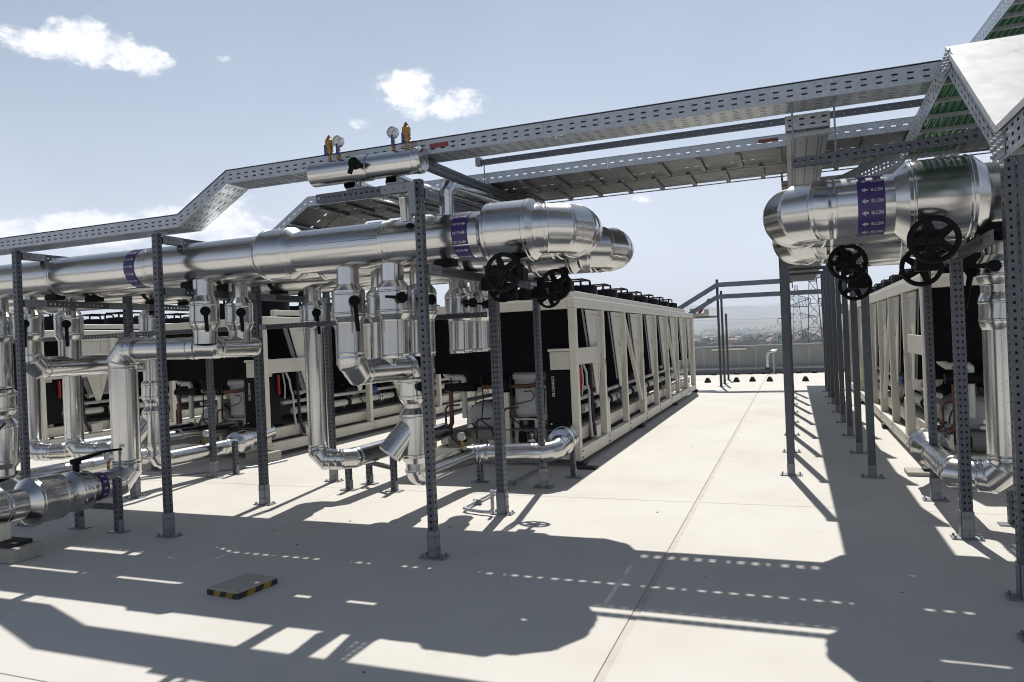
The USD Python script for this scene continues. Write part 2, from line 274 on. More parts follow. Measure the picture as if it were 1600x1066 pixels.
def perf(p0, u, L, v, W, pitch, rows, hu):
    """A perforated sheet: from p0, length L along u, width W along v; rows: (centre, height) of the slots, hu slot length."""
    u, v, p0 = np.asarray(u, float), np.asarray(v, float), np.asarray(p0, float); n = max(1, int(L / pitch)); pitch = L / n
    us = np.array([0, (pitch - hu) / 2, (pitch + hu) / 2, pitch]); vs = [0.0]
    for c, h in rows: vs += [c - h / 2, c + h / 2]
    vs.append(W); vs = np.array(vs); quads = []
    for k in range(len(vs) - 1):
        if k % 2: quads += [(0, 1, k), (2, 3, k)]
        else: quads.append((0, 3, k))
    cells = []
    for a, b, k in quads:
        # keep vertices on a common grid where it matters little: sheets are flat
        for i in range(n):
            cells.append((us[a] + i * pitch, us[b] + i * pitch, vs[k], vs[k + 1]))
    c = np.array(cells); V = np.stack([np.stack([c[:, 0], c[:, 2]], 1), np.stack([c[:, 1], c[:, 2]], 1), np.stack([c[:, 1], c[:, 3]], 1), np.stack([c[:, 0], c[:, 3]], 1)], 1).reshape(-1, 2)
    return tri(p0 + V[:, :1] * u + V[:, 1:] * v, np.arange(len(c) * 4).reshape(-1, 4))
def post_mesh(x, y, z0, z1, w=0.07, hole=0.017, pitch=0.05):
    h = w / 2; L = z1 - z0; out = []
    for q, (p, v) in enumerate((((-h, -h), (1, 0)), ((h, -h), (0, 1)), ((h, h), (-1, 0)), ((-h, h), (0, -1)))):
        rows = [(w / 2, hole)] if w < .08 or q % 2 else [(w * .30, hole * .9), (w * .72, hole * .9)]
        out.append(perf((x + p[0], y + p[1], z0), (0, 0, 1), L, (v[0], v[1], 0), w, pitch, rows, hole))
    # inner webs added to the hollow post so that its slots look dark
    out.append(bar((x - h * .55, y + h * .1, z0), (x - h * .55, y + h * .1, z1), .003, w * .86, (0, 1, 0))); out.append(bar((x + h * .1, y + h * .55, z0), (x + h * .1, y + h * .55, z1), w * .8, .003, (0, 1, 0)))
    return cat(out)
def beam_mesh(p0, p1, w=0.08, h=0.08, hole=0.018, pitch=0.05):
    p0, p1 = V3(*p0), V3(*p1); d = unit(p1 - p0); L = np.linalg.norm(p1 - p0); u = np.array([0, 0, 1.0]); u = unit(u - d * d.dot(u)); s = np.cross(d, u); out = []
    for o, v, ww in ((-s * w / 2 - u * h / 2, u, h), (s * w / 2 + u * h / 2, -u, h), (-s * w / 2 + u * h / 2, s, w), (s * w / 2 - u * h / 2, -s, w)):
        out.append(perf(p0 + o, d, L, v, ww, pitch, [(ww / 2, hole)], hole))
    return cat(out)
def foot(parent_post, x, y, w=.07):
    k = w / 2 + .001
    part(parent_post, 'base_plate', cat([cbx(x - .11, x + .11, y - .06, y + .06, 0, .012, .003)] + [cyl((x + sx * .088, y + sy * .038, .012), (x + sx * .088, y + sy * .038, .03), .010, 6) for sx in (-1, 1) for sy in (-1, 1)]), PLATE)
    part(parent_post, 'foot_bracket', cat([cbx(x - k - .007, x - k, y - .04, y + .04, .012, .22, .002), cbx(x + k, x + k + .007, y - .04, y + .04, .012, .22, .002), cbx(x - k + .001, x + k - .001, y - k - .007, y - k, .012, .22, .002)] +
         [cyl((x + k + .007, y + a, z), (x + k + .015, y + a, z), .010, 6) for a in (-.02, .02) for z in (.07, .17)] + [cyl((x + a, y - k - .007, z), (x + a, y - k - .015, z), .010, 6) for a in (-.018, .018) for z in (.07, .17)]), PLATE)
def corner_plate(x, y, z, dy, parent):
    s = 1 if dy > 0 else -1
    return part(parent, 'end_bracket', cat([bx(x - .036, x - .031, min(y, y + s * .24), max(y, y + s * .24), z - .037, z + .037), bx(x + .031, x + .036, min(y, y + s * .24), max(y, y + s * .24), z - .037, z + .037)] +
          [cyl((x + q, y + s * k, z), (x + q * 1.25, y + s * k, z), .011, 6) for q in (-.036, .036) for k in (.07, .13, .19)]), PLATE)
def handwheel(parent, c, r=0.15, tilt=0.0, stem=0.28, toward=(0, -1, 0)):
    c = V3(*c); d = unit(toward); th = np.linspace(0, 2 * PI, 33)[:-1]; _, a, b = frame(d)
    rim = [c + (np.cos(t) * a + np.sin(t) * b) * (r - .017) for t in th]; prof = [(0, .017), (.0, .017)]
    ms = []
    R_, r_ = r - .018, .018; n2 = 8; v = []; 
    for t in th:
        o = np.cos(t) * a + np.sin(t) * b
        for q in range(n2): v.append(c + o * (R_ + r_ * math.cos(2 * PI * q / n2)) + d * r_ * math.sin(2 * PI * q / n2))
    f = []
    for i in range(32):
        for q in range(n2): f.append((i * n2 + q, ((i + 1) % 32) * n2 + q, ((i + 1) % 32) * n2 + (q + 1) % n2, i * n2 + (q + 1) % n2))
    ms.append(tri(v, f))
    for k in range(5):
        t = 2 * PI * k / 5 + 0.3 + tilt; o = np.cos(t) * a + np.sin(t) * b; tt = np.cross(d, o)
        w0, w1, hh = .030, .019, .008
        vv = [c + o * rr + tt * s * w + d * e for rr, w in ((.03, w0), (r - .02, w1)) for s in (-1, 1) for e in (-hh, hh)]
        ms.append(tri(vv, _BF))
    ms.append(lathe(c - d * .03, d, [(0, 0), (0, .045), (.05, .04), (.06, .02), (.06, 0)], 16))
    hw = part(parent, 'handwheel', cat(ms), BLACK, smooth=35)
    part(hw, 'stem', cyl(c - d * .02, c - d * stem, .022, 12), BLACK, smooth=30)
    e = c - d * (stem - .02); s1 = np.cross(d, (0, 0, 1.0))
    part(hw, 'gearbox', cat([trimesh.convex.convex_hull(np.array([e + d * k + s1 * x + np.array([0, 0, z]) for k in (-.06, .06) for x, z in ((-.08, -.05), (.08, -.05), (.08, .04), (.04, .075), (-.04, .075), (-.08, .04))]))]), BLACK)
    return hw
def lever(parent, c, along, down=True, length=0.24, toward=(0, -1, 0), tip=None):
    """A butterfly-valve lever: round neck, disc and a long handle."""
    c = V3(*c); d = unit(toward); h = unit(along); s = np.cross(d, h)
    ms = [cyl(c, c + d * .07, .028, 12), cyl(c + d * .06, c + d * .095, .047, 16), cyl(c + d * .095, c + d * .108, .022, 8)]
    pts = [c + d * .08 - h * .03 - s * .02, c + d * .08 - h * .03 + s * .02, c + d * .105 - h * .02 - s * .02, c + d * .105 - h * .02 + s * .02]
    e = c + d * .115 + h * length
    pts += [e - s * .016 - d * .012, e + s * .016 - d * .012, e - s * .016 + d * .006, e + s * .016 + d * .006]
    ms.append(trimesh.convex.convex_hull(np.array(pts)))
    return part(parent, 'valve_lever', cat(ms), BLACK, smooth=30)
def wrapped(text, height, p0, axis, r, ang, flip=False):
    """Lettering laid round a pipe: the line of text runs along the axis, its middle at angle ang (0 = facing -y, positive up)."""
    m = meshkit.text_mesh(text, height, 0.0015, bold=True); v = np.array(m.vertices); x = v[:, 0]; y = v[:, 1] - height / 2
    if flip: x = x.max() - x; y = -y
    th = ang + y / r; rad = r + v[:, 2]; d = unit(axis)
    out = np.asarray(p0) + x[:, None] * d + rad[:, None] * (np.cos(th)[:, None] * np.array([0, -1.0, 0]) + np.sin(th)[:, None] * np.array([0, 0, 1.0]))
    return trimesh.Trimesh(out, m.faces, process=False)
def arrow_mesh(size, p0, axis, r, ang, flip=False):
    pts = np.array([(0, -.16), (.42, -.16), (.42, -.42), (1, 0), (.42, .42), (.42, .16), (0, .16)]) * size; f = [(0, 1, 5), (0, 5, 6), (2, 3, 4), (1, 2, 4), (1, 4, 5)]
    x, y = pts[:, 0], pts[:, 1]
    if flip: x = size - x; y = -y
    th = ang + y / r; d = unit(axis)
    return tri(np.asarray(p0) + x[:, None] * d + (r + .0015) * (np.cos(th)[:, None] * np.array([0, -1.0, 0]) + np.sin(th)[:, None] * np.array([0, 0, 1.0])), f)
def band(parent, x0, x1, y, z, r, flip=False, word='RETB', h=0.034, step=0.38, angles=None):
    w = x1 - x0; bd = part(parent, 'marking_band', lathe((x0, y, z), (1, 0, 0), [(0, r + .002), (w, r + .002)], 40), PURPLE, smooth=True)
    A = angles if angles is not None else [1.15 - step * k for k in range(8)]
    for a in A:
        t = wrapped(word, h, (0, y, z), (1, 0, 0), r + .0035, a, flip); tw = t.bounds[1][0] - t.bounds[0][0]
        if flip: t.apply_translation((x1 - .012 - tw - t.bounds[0][0], 0, 0)); ar = arrow_mesh(.042, (x0 + .022, y, z), (1, 0, 0), r + .0035, a, True)
        else: t.apply_translation((x0 + .012 - t.bounds[0][0], 0, 0)); ar = arrow_mesh(.042, (x1 - .055, y, z), (1, 0, 0), r + .0035, a)
        part(bd, 'lettering', t, PRINT); part(bd, 'arrow', ar, PRINT)
def gauge(name_label, loc, r=0.045, stem=.1):
    t = thing('pressure_gauge', name_label, 'pressure gauge', loc)
    part(t, 'stem', cat([cyl((0, 0, 0), (0, 0, stem), .011, 10), cyl((0, 0, .02), (0, 0, .045), .017, 6), cyl((0, 0, stem - .03), (0, 0, stem - .01), .016, 6)]), BRASS, smooth=30)
    part(t, 'case', lathe((0, .02, stem + r), (0, -1, 0), [(0, 0), (0, r), (.034, r), (.038, r - .003), (.038, r - .008), (.033, r - .009)], 24), STEEL, smooth=30)
    f = part(t, 'dial', lathe((0, -.012, stem + r), (0, -1, 0), [(0, r - .009), (.0005, 0)], 24), GLASSW)
    part(f, 'needle', bar((0, -.0135, stem + r), (.022, -.0135, stem + r + .014), .002, .003), BTAPE)
    part(f, 'scale_marks', cat([bar((math.cos(a) * (r - .016), -.0135, stem + r + math.sin(a) * (r - .016)), (math.cos(a) * (r - .011), -.0135, stem + r + math.sin(a) * (r - .011)), .002, .003, (0, 1, 0)) for a in np.linspace(-.7, PI + .7, 15)]), BTAPE)
    return t

# ================================================================== THE SETTING
rng = np.random.default_rng(7)
# --- the concrete roof deck: cast bays with recessed joints
CONC_N = {"geo": ("geometry", {}), "n": ("noise_texture", {"scale": 0.55, "detail": 8.0, "roughness": 0.62}), "n2": ("noise_texture", {"scale": 34.0, "detail": 4.0}), "n3": ("noise_texture", {"scale": 2.4, "detail": 6.0, "roughness": 0.7, "distortion": 0.6}),
          "rp": ("rgb_ramp", {"ramp": [(0.25, (0.43, 0.405, 0.36)), (0.42, (0.495, 0.472, 0.432)), (0.55, (0.52, 0.50, 0.465)), (0.75, (0.545, 0.527, 0.495))]}),
          "sp": ("map_range", {"from_min": 0.60, "from_max": 0.78, "to_min": 0.0, "to_max": 0.38, "clamp": True}), "mx": ("mix_color", {"b": (0.36, 0.325, 0.275)}),
          "vo": ("voronoi_texture", {"scale": 1.3, "randomness": 1.0}), "vf": ("map_range", {"from_min": 0.004, "from_max": 0.018, "to_min": 0.0, "to_max": 0.0, "clamp": True}), "mx2": ("mix_color", {"b": (0.20, 0.18, 0.15)}),
          "b": ("bump", {"strength": 0.35, "distance": 0.003}), "p": ("principled_bsdf", {"roughness": 0.72, "specular_ior_level": 0.3})}
CONC_K = [("geo.position", "n.vector"), ("geo.position", "n2.vector"), ("geo.position", "n3.vector"), ("geo.position", "vo.vector"), ("n.fac", "rp.fac"), ("rp.color", "mx.a"), ("n3.fac", "sp.value"), ("sp.result", "mx.fac"), ("mx.result", "mx2.a"),
          ("vo.distance", "vf.value"), ("vf.result", "mx2.fac"), ("mx2.result", "p.base_color"), ("n2.fac", "b.height"), ("b.normal", "p.normal")]
CONC = mat('roof_concrete', CONC_N, CONC_K, surface="p.BSDF")
SEAL = paint('joint_sealant', (0.455, 0.43, 0.385), 0.75, (0.38, 0.355, 0.315), 6.0, 0.4, 0.7)
JOINT = paint('joint_dark', (0.10, 0.092, 0.08), 0.9)  # dark colour of the base showing in the bay joints
rf = thing('roof_floor', 'pale cast concrete roof deck with straight joints', 'roof floor', kind='structure')
XJ = [-45.0, -25.0, -17.0, -5.065, -0.965, 12.0, 30.0]; YJ = [-30.0, -14.0, -4.0, 2.66, 7.42, 17.0, 24.0, 30.3]
for i in range(len(XJ) - 1):
    for j in range(len(YJ) - 1):
        gx0 = .003 if XJ[i] != -0.965 else .0215; gx1 = .003 if XJ[i + 1] != -0.965 else .024; gy = .0025
        x0, x1, y0, y1 = XJ[i] + gx0, XJ[i + 1] - gx1, YJ[j] + gy, YJ[j + 1] - gy
        part(rf, 'concrete_bay', cbx(x0, x1, y0, y1, -0.12, 0.0, .0035), CONC)
part(rf, 'joint_base', bx(-45, 30, -30, 30.3, -0.3, -0.012), JOINT)
part(rf, 'joint_sealant', bx(-0.965 - .020, -0.965 + .0235, -30, 30.29, -0.011, -0.0025), SEAL)
part(rf, 'building_body', bx(-44.9, 29.9, -29.9, 30.2, -18.0, -0.31), BLOCK)

# --- far terrain with hills
TERR_N = {"geo": ("geometry", {}), "n": ("noise_texture", {"scale": 0.0016, "detail": 9.0, "roughness": 0.65}), "n2": ("noise_texture", {"scale": 0.011, "detail": 5.0}), "rp": ("rgb_ramp", {"ramp": [(0.3, (0.05, 0.052, 0.036)), (0.48, (0.13, 0.11, 0.075)), (0.62, (0.19, 0.16, 0.11)), (0.8, (0.08, 0.072, 0.048))]}),
          "ad": ("math", {"math_type": "multiply_add", "value2": 0.3, "value3": -0.15}), "ad2": ("math", {"math_type": "add"}), "p": ("principled_bsdf", {"roughness": 0.95, "specular_ior_level": 0.1})}
TERR = mat('dry_terrain', TERR_N, [("geo.position", "n.vector"), ("geo.position", "n2.vector"), ("n2.fac", "ad.value1"), ("n.fac", "ad2.value1"), ("ad.value", "ad2.value2"), ("ad2.value", "rp.fac"), ("rp.color", "p.base_color")], surface="p.BSDF")
def terrain_z(x, y):
    x, y = np.asarray(x, float), np.asarray(y, float); r = np.hypot(x, y)
    q = np.stack([x / 1900, y / 1900, np.zeros_like(x)], -1); q2 = np.stack([x / 620 + 9, y / 620, np.zeros_like(x)], -1)
    n = meshkit.fbm(q, 4, 3); n2 = meshkit.fbm(q2, 4, 11)
    lo = np.clip((r - 2600) / 1800, 0, 1) ** 1.5 * (18 + 42 * n2); hi = np.clip((r - 4200) / 2600, 0, 1) ** 1.2 * (60 + 300 * n * n + 40 * n2)
    return -18.0 + lo * np.clip(1 - (r - 5000) / 2500, 0, 1) + hi * np.clip((9500 - r) / 1500, 0, 1)
rr = np.concatenate([[1.0], np.geomspace(60, 2500, 22), np.linspace(2600, 9500, 70)]); aa = np.linspace(-PI, PI, 361)
Rg, Ag = np.meshgrid(rr, aa, indexing='ij'); Xg, Yg = Rg * np.sin(Ag), Rg * np.cos(Ag); Zg = terrain_z(Xg, Yg)
na = len(aa); ii, jj = np.meshgrid(np.arange(len(rr) - 1), np.arange(na - 1), indexing='ij'); ii, jj = ii.ravel(), jj.ravel()
solo('terrain', tri(np.stack([Xg, Yg, Zg], -1).reshape(-1, 3), np.stack([ii * na + jj, ii * na + jj + 1, (ii + 1) * na + jj + 1, (ii + 1) * na + jj], 1)[:, ::-1]), TERR, 'dry plain rising to hazy brown hills on the horizon', 'hills', kind='structure', smooth=True)
# --- the town on the plain
HW = [paint('plaster_%d' % k, c, 0.8) for k, c in enumerate([(0.62, 0.58, 0.52), (0.50, 0.40, 0.32), (0.55, 0.53, 0.50), (0.36, 0.26, 0.20)])]
HR = paint('clay_roof_tiles', (0.20, 0.125, 0.10), 0.8)
TREE = paint('far_foliage', (0.045, 0.062, 0.03), 0.9, (0.075, 0.085, 0.045), 0.3)
protos = []
for k, (w, d, h, rh) in enumerate([(10, 8, 5, 2.6), (13, 9, 7, 2.4), (11, 11, 9, 2.0), (26, 12, 8, 1.0)]):
    m_wall = bx(-w / 2, w / 2, -d / 2, d / 2, -1, h); v = [(-w / 2 - .4, -d / 2 - .4, h), (w / 2 + .4, -d / 2 - .4, h), (w / 2 + .4, d / 2 + .4, h), (-w / 2 - .4, d / 2 + .4, h), (-w / 2, 0, h + rh), (w / 2, 0, h + rh)]
    protos.append((m_wall, tri(v, [(0, 1, 5), (0, 5, 4), (2, 3, 4), (2, 4, 5), (1, 2, 5), (3, 0, 4), (0, 2, 1), (0, 3, 2)])))
heads = {}
COLN = ['pale', 'tan', 'grey', 'brown']; KIND = ['small low house', 'two storey house', 'tall square house', 'long low building']
for i in range(110):
    az = math.radians(rng.uniform(-8.8, 3.2)); r = 900 * (3200 / 900) ** rng.random(); k, c = rng.integers(0, 4, 2)
    x, y = r * math.sin(az), r * math.cos(az); z = float(terrain_z(x, y)); lab = f'{COLN[c]} {KIND[k]} with a clay roof in the distant hazy town'; grp = f'{COLN[c]} {KIND[k]}s of the far town'
    if (k, c) not in heads:
        t = thing('town_house', lab, 'house', (x, y, z), grp, rotz=float(rng.uniform(0, 180))); part(t, 'wall', protos[k][0], HW[c]); part(t, 'roof', protos[k][1], HR if k < 3 else HW[2]); heads[(k, c)] = t
    else:
        copy_of(heads[(k, c)], lab, (x, y, z), float(rng.uniform(0, 180)), grp); 
ico = trimesh.creation.icosphere(1)
tv, tf, o = [], [], 0
for i in range(900):
    az = math.radians(rng.uniform(-10, 5)); r = 880 * (4200 / 880) ** rng.random(); s = rng.uniform(2.5, 6.5); x, y = r * math.sin(az), r * math.cos(az)
    v = ico.vertices * (1 + 0.35 * (rng.random((42, 1)) - .5)) * np.array([s * rng.uniform(.8, 1.6), s, s * rng.uniform(.8, 1.5)]) + (x, y, float(terrain_z(x, y)) + s * .7); tv.append(v); tf.append(ico.faces + o); o += 42
solo('woodland', trimesh.Trimesh(np.vstack(tv), np.vstack(tf), process=False), TREE, 'dark trees scattered through the distant town', 'trees', kind='stuff')

# --- lattice power pylons beyond the parapet, and their lines
def pylon(label, x, y, zb, H, arms, half):
    t = thing('power_pylon', label, 'pylon', (x, y, zb), 'power pylons beyond the parapet' if False else None)
    def hw(z): return half * (1 - z / H) + .35 * (z / H)
    nlev = 16; zs = [H * (1 - (1 - k / nlev) ** 1.25) for k in range(nlev + 1)]; ms = []
    for sx in (-1, 1):
        for sy in (-1, 1):
            part(t, 'leg', bar((sx * hw(0), sy * hw(0), 0), (sx * hw(H), sy * hw(H), H), .10, .10, (1, 0, 0)), LEADG)
    for k in range(nlev):
        a, b, z0, z1 = hw(zs[k]), hw(zs[k + 1]), zs[k], zs[k + 1]
        for s in (-1, 1):
            ms += [bar((-a, s * a, z0), (b, s * b, z1), .045, .045), bar((a, s * a, z0), (-b, s * b, z1), .045, .045), bar((s * a, -a, z0), (s * b, b, z1), .06, .06), bar((s * a, a, z0), (s * b, -b, z1), .06, .06), bar((-b, s * b, z1), (b, s * b, z1), .06, .06), bar((s * b, -b, z1), (s * b, b, z1), .06, .06)]
    part(t, 'bracing', cat(ms), LEADG)
    for z, L in arms:
        for s in (-1, 1):
            w = hw(z); ms = []; tip = (s * (w + L), 0, z + .15)
            for q in (-1, 1): ms += [bar((s * w, q * w, z), tip, .09, .09), bar((s * w, q * w, z + L * .38), tip, .09, .09)]
            for f in np.linspace(0.12, .88, 6):
                for q in (-1, 1):
                    a = np.array((s * w, q * w, z)); b = np.array((s * w, q * w, z + L * .38)); T = np.array(tip); ms += [bar(a + (T - a) * f, b + (T - b) * f, .05, .05, (0, 1, 0)), bar(a + (T - a) * f, b + (T - b) * max(f - .15, 0), .05, .05, (0, 1, 0))]
                ms.append(bar(np.array((s * w, -w, z)) * (1 - f) + np.array(tip) * f, np.array((s * w, w, z)) * (1 - f) + np.array(tip) * f, .05, .05))
            part(t, 'cross_arm', cat(ms), LEADG)
            part(t, 'insulator', tube([tip, (tip[0], 0, z - 1.3)], .09, 6), LEADG)
    return t
pylon('nearer steel lattice pylon showing over the parapet beside the far trays', 3.0, 120.0, -18.0, 30.5, [(18.4, 3.1), (22.9, 3.1), (27.2, 2.4)], 1.9)
pylon('more distant steel lattice pylon half hidden behind the first grey post', 0.9, 190.0, -18.0, 30.0, [(17.6, 3.4), (22.0, 3.6), (26.6, 2.6)], 2.2)
def line(p0, p1, sag, label):
    p0, p1 = V3(*p0), V3(*p1); pts = [p0 + (p1 - p0) * s - np.array([0, 0, sag * 4 * s * (1 - s)]) for s in np.linspace(0, 1, 20)]
    solo('power_line', tube(pts, .022, 5), LEADG, label, 'power line')
line((-60.0, 122.0, 8.4), (0.1, 120, 3.3), 1.2, 'thin power line crossing the sky to the near pylon')
line((-60.0, 186.0, 9.6), (-2.6, 190, 8.0), 1.6, 'thin power line crossing low sky to the farther pylon')

# --- parapet at the far edge
pw = thing('parapet_wall', 'low grey panelled parapet wall along the far roof edge', 'parapet')
PY = 30.14; px = [-44.0, -34, -26, -18, -12.0, -9.0, -6.6, -5.1, -3.42, -2.06, -1.43, -0.80, 0.52, 1.9, 3.3, 4.7, 6.4, 10, 16, 24, 30]
for a, b in zip(px[:-1], px[1:]):
    part(pw, 'panel', cbx(a + .012, b - .012, PY, PY + .1, .24, 1.04, .004), WALLP)
for a in px[1:-1]: part(pw, 'cover_strip', bx(a - .03, a + .03, PY - .014, PY - .001, .24, 1.035), WALLC)
part(pw, 'cap', cbx(-44, 30, PY - .05, PY + .16, 1.045, 1.10, .006), WALLC)
part(pw, 'kerb', cbx(-44, 30, PY - .42, PY - .05, .0, .16, .01), LEADG)
part(pw, 'flashing', bx(-44, 30, PY - .40, PY - .002, .165, .236), WALLC)
part(pw, 'cable_channel', cbx(-3.10, -1.76, PY - .10, PY - .016, .93, 1.01, .004), CREAM, label='pale cable channel fixed along the top of the wall')
ev = thing('pipe_bend', 'small silver gooseneck pipe standing before the far parapet', 'pipe', (-0.98, 29.55, 0))
part(ev, 'riser', tube([(0, 0, .18), (0, 0, .68), (.06, 0, .8), (.16, 0, .84), (.34, 0, .85)], .065, 12), STEEL, smooth=30); part(ev, 'stay', bar((.22, .05, 0), (.22, .05, .8), .07, .07, (1, 0, 0)), GALV); part(ev, 'collar', cyl((0, 0, .16), (0, 0, .24), .09, 12), RUBBER)
for i, (x, y) in enumerate([(-2.75, 25.05), (-1.83, 25.1), (-1.33, 25.2), (-.79, 25.1), (.29, 24.9), (-2.95, 29.2), (-2.1, 29.3), (-1.62, 29.3), (-1.12, 29.4), (-.42, 29.3), (.12, 29.3), (.66, 29.3)]):
    far = y > 27; q_ = .55 if far else 1.0
    nm = ['first', 'second', 'third', 'fourth', 'fifth'][i] if i < 5 else ['first', 'second', 'third', 'fourth', 'fifth', 'sixth', 'seventh'][i - 5]
    lab = f'{nm} small black rubber foot from the left ' + ('along the kerb of the parapet' if far else 'in the open row on the deck')
    t = thing('rubber_block', lab, 'rubber block', (x, y, 0), 'small black rubber feet on the far deck')
    part(t, 'foot', trimesh.convex.convex_hull(np.array([(sx * a, sy * b, z) for sx in (-1, 1) for sy in (-1, 1) for a, b, z in ((.10, .085 * q_, 0), (.10, .085 * q_, .04 * q_), (.05, .06 * q_, .14 * q_))])), RUBBER)
    part(t, 'channel', bx(-.045, .045, -.065 * q_, .065 * q_, .141 * q_, .16 * q_), LEADG)

# ================================================================== PIPE RACKS
def rack(label, x, rows, beams, name='pipe_rack'):
    """One row of perforated posts tied by beams: rows (y, height); beams (y0, y1, z)."""
    t = thing(name, label, 'pipe rack')
    for y, h, w, *dx in rows:
        xp = x + (dx[0] if dx else 0)
        p = part(t, 'post', post_mesh(xp, y, 0.012, h, w), POST); foot(p, xp, y, w)
        part(p, 'top_cap', bx(xp - w / 2, xp + w / 2, y - w / 2, y + w / 2, h + .0005, h + .005), PLATE)
    for y0, y1, z in beams:
        b = part(t, 'cross_beam', beam_mesh((x, y0 + .043, z), (x, y1 - .043, z), .06, .07), POST)
        for y, dy in ((y0 + .043, 1), (y1 - .043, -1)): corner_plate(x, y, z, dy, b)
    return t
rk1 = rack('tall rack frame with front post nearest the camera beside the two gauges', -2.73, [(5.13, 3.0, .062), (6.59, 2.42, .084), (7.85, 2.42, .068)], [(5.13, 6.59, 2.30), (6.59, 7.85, 2.30), (5.13, 7.0, 2.90)])
rk2 = rack('rack frame under the bent stretch of the front cable tray', -5.53, [(5.16, 2.84, .060), (6.48, 2.42, .075), (7.78, 2.42, .066)], [(5.16, 6.48, 2.30), (6.48, 7.78, 2.30), (5.16, 6.7, 2.79)])
rk3 = rack('rack frame at the far left behind the low valve pipe', -7.45, [(5.16, 2.84, .060), (6.48, 2.42, .075), (7.75, 2.42, .066)], [(5.16, 6.48, 2.30), (6.48, 7.75, 2.30), (5.16, 6.7, 2.79)])
rk4 = rack('rack frame under the right hand header pipes beside the large riser', 1.20, [(5.21, 2.93, .085, .06), (6.55, 2.32, .08), (7.90, 2.32, .068)], [(5.21, 6.55, 2.22), (6.55, 7.90, 2.22)])
t = thing('tie_beam', 'long perforated tie beam running along the middle row of left rack posts', 'beam')
part(t, 'beam', cat([beam_mesh((a, 6.485, 1.96), (b, 6.485, 1.96), .05, .05) for a, b in ((-11.0, -7.49), (-7.41, -5.57), (-5.49, -2.775))]), POST)
for x in (-7.45, -5.53): part(t, 'end_bracket', cat([bx(x - .15, x - .042, 6.452, 6.455, 1.93, 1.99), bx(x + .042, x + .15, 6.452, 6.455, 1.93, 1.99), bx(x + .042, x + .045, 6.456, 6.51, 1.84, 1.99)]), PLATE)
p_ = thing('post', 'single dark perforated post at the right edge of the deck', 'post', )
q_ = part(p_, 'column', post_mesh(1.165, 4.55, .012, 2.83, .075), POST); foot(q_, 1.165, 4.55, .075)
# arm carrying the small manifold
t = thing('support_arm', 'perforated arm at the head of the tallest left post carrying the small manifold', 'arm')
part(t, 'arm', beam_mesh((-3.62, 5.04, 2.93), (-2.80, 5.04, 2.93), .06, .07), POST)
part(t, 'corner_bracket', cat([bx(-3.0, -2.70, 5.004, 5.0075, 2.895, 2.965), bx(-2.755, -2.70, 5.004, 5.0075, 2.72, 2.895)] + [cyl((x, 5.004, 2.93), (x, 4.995, 2.93), .010, 6) for x in (-2.97, -2.9, -2.8)]), PLATE)
part(t, 'saddle_plate', cat([bx(-3.32, -3.12, 5.0, 5.09, 2.967, 2.98), bx(-2.95, -2.79, 5.0, 5.09, 2.967, 2.98), cyl((-3.22, 5.05, 2.98), (-3.22, 5.05, 3.03), .012, 8), cyl((-2.87, 5.05, 2.98), (-2.87, 5.05, 3.03), .012, 8)]), PLATE)

# walkway tray frames: pairs of plain posts with a cross beam
fr_lab = ['nearest', 'second', 'third', 'fourth', 'fifth', 'sixth', 'seventh', 'eighth']
for k in range(8):
    y = 9.0 + 1.69 * k
    t = thing('tray_frame', f'plain grey portal frame carrying the long tray, {fr_lab[k]} of the receding row', 'portal frame', (0, y, 0), 'portal frames under the long cable tray')
    for x in (-.09, .755):
        p = part(t, 'post', cat([cbx(x - .040, x + .040, -.040, -.032, .012, 3.10, .003), bx(x - .040, x - .033, -.031, .040, .012, 3.10), bx(x + .033, x + .040, -.031, .040, .012, 3.10)]), POST)
        part(p, 'base_plate', cat([cbx(x - .12, x + .12, -.075, .075, 0, .012, .003)] + [cyl((x + s * .095, a, .012), (x + s * .095, a, .03), .010, 6) for s in (-1, 1) for a in (-.05, .05)]), PLATE)
        part(p, 'foot_bracket', cat([bx(x - .043, x + .043, -.048, -.0415, .012, .14), cyl((x - .02, -.048, .1), (x - .02, -.056, .1), .010, 6), cyl((x + .02, -.048, .05), (x + .02, -.056, .05), .010, 6)]), PLATE)
    part(t, 'cross_beam', cat([bx(-.14, .81, -.045, -.041, 3.10, 3.18), bx(-.14, .81, -.0405, .04, 3.176, 3.18), bx(-.14, .81, -.0405, .04, 3.10, 3.104)]), POST)

# ================================================================== HEADER PIPES
def shoe(parent, x, y, z, r, ztop):
    part(parent, 'pipe_shoe', cat([cbx(x - .09, x + .09, y - .055, y + .055, ztop, z - r + .03, .004), lathe((x - .03, y, z), (1, 0, 0), [(0, r + .001), (0, r + .006), (.06, r + .006), (.06, r + .001)], 28)]), RUBBER if False else BLACK)
def header(label, x_far, x_end, ys, z, r):
    t = thing('header_pipe', label, 'pipe')
    pipe(t, [(x_far, ys[0], z), (x_end, ys[0], z), (x_end, ys[1], z), (x_far, ys[1], z)], r, (ys[1] - ys[0]) / 2 - .001, 3, 1.35, CLAD, n=48, bead=.006)
    return t
ZL, RL = 2.585, .196
h1 = header('front left aluminium clad header pipe looping back at its right end', -14.0, -1.645, (5.54, 6.04), ZL, RL)
h2 = header('second left header pipe loop just behind the front one', -14.0, -1.66, (6.87, 7.38), ZL - .02, RL)
jacket(h1, (-2.35, 5.54, ZL), (-1.86, 5.54, ZL), RL, .246, .055, n=48); jacket(h1, (-4.60, 5.54, ZL), (-4.18, 5.54, ZL), RL, .238, .06, n=48)
jacket(h1, (-2.86, 6.04, ZL), (-2.3, 6.04, ZL), RL, .24, .055, n=40); jacket(h1, (-4.30, 6.04, ZL), (-3.9, 6.04, ZL), RL, .238, .06, n=40)
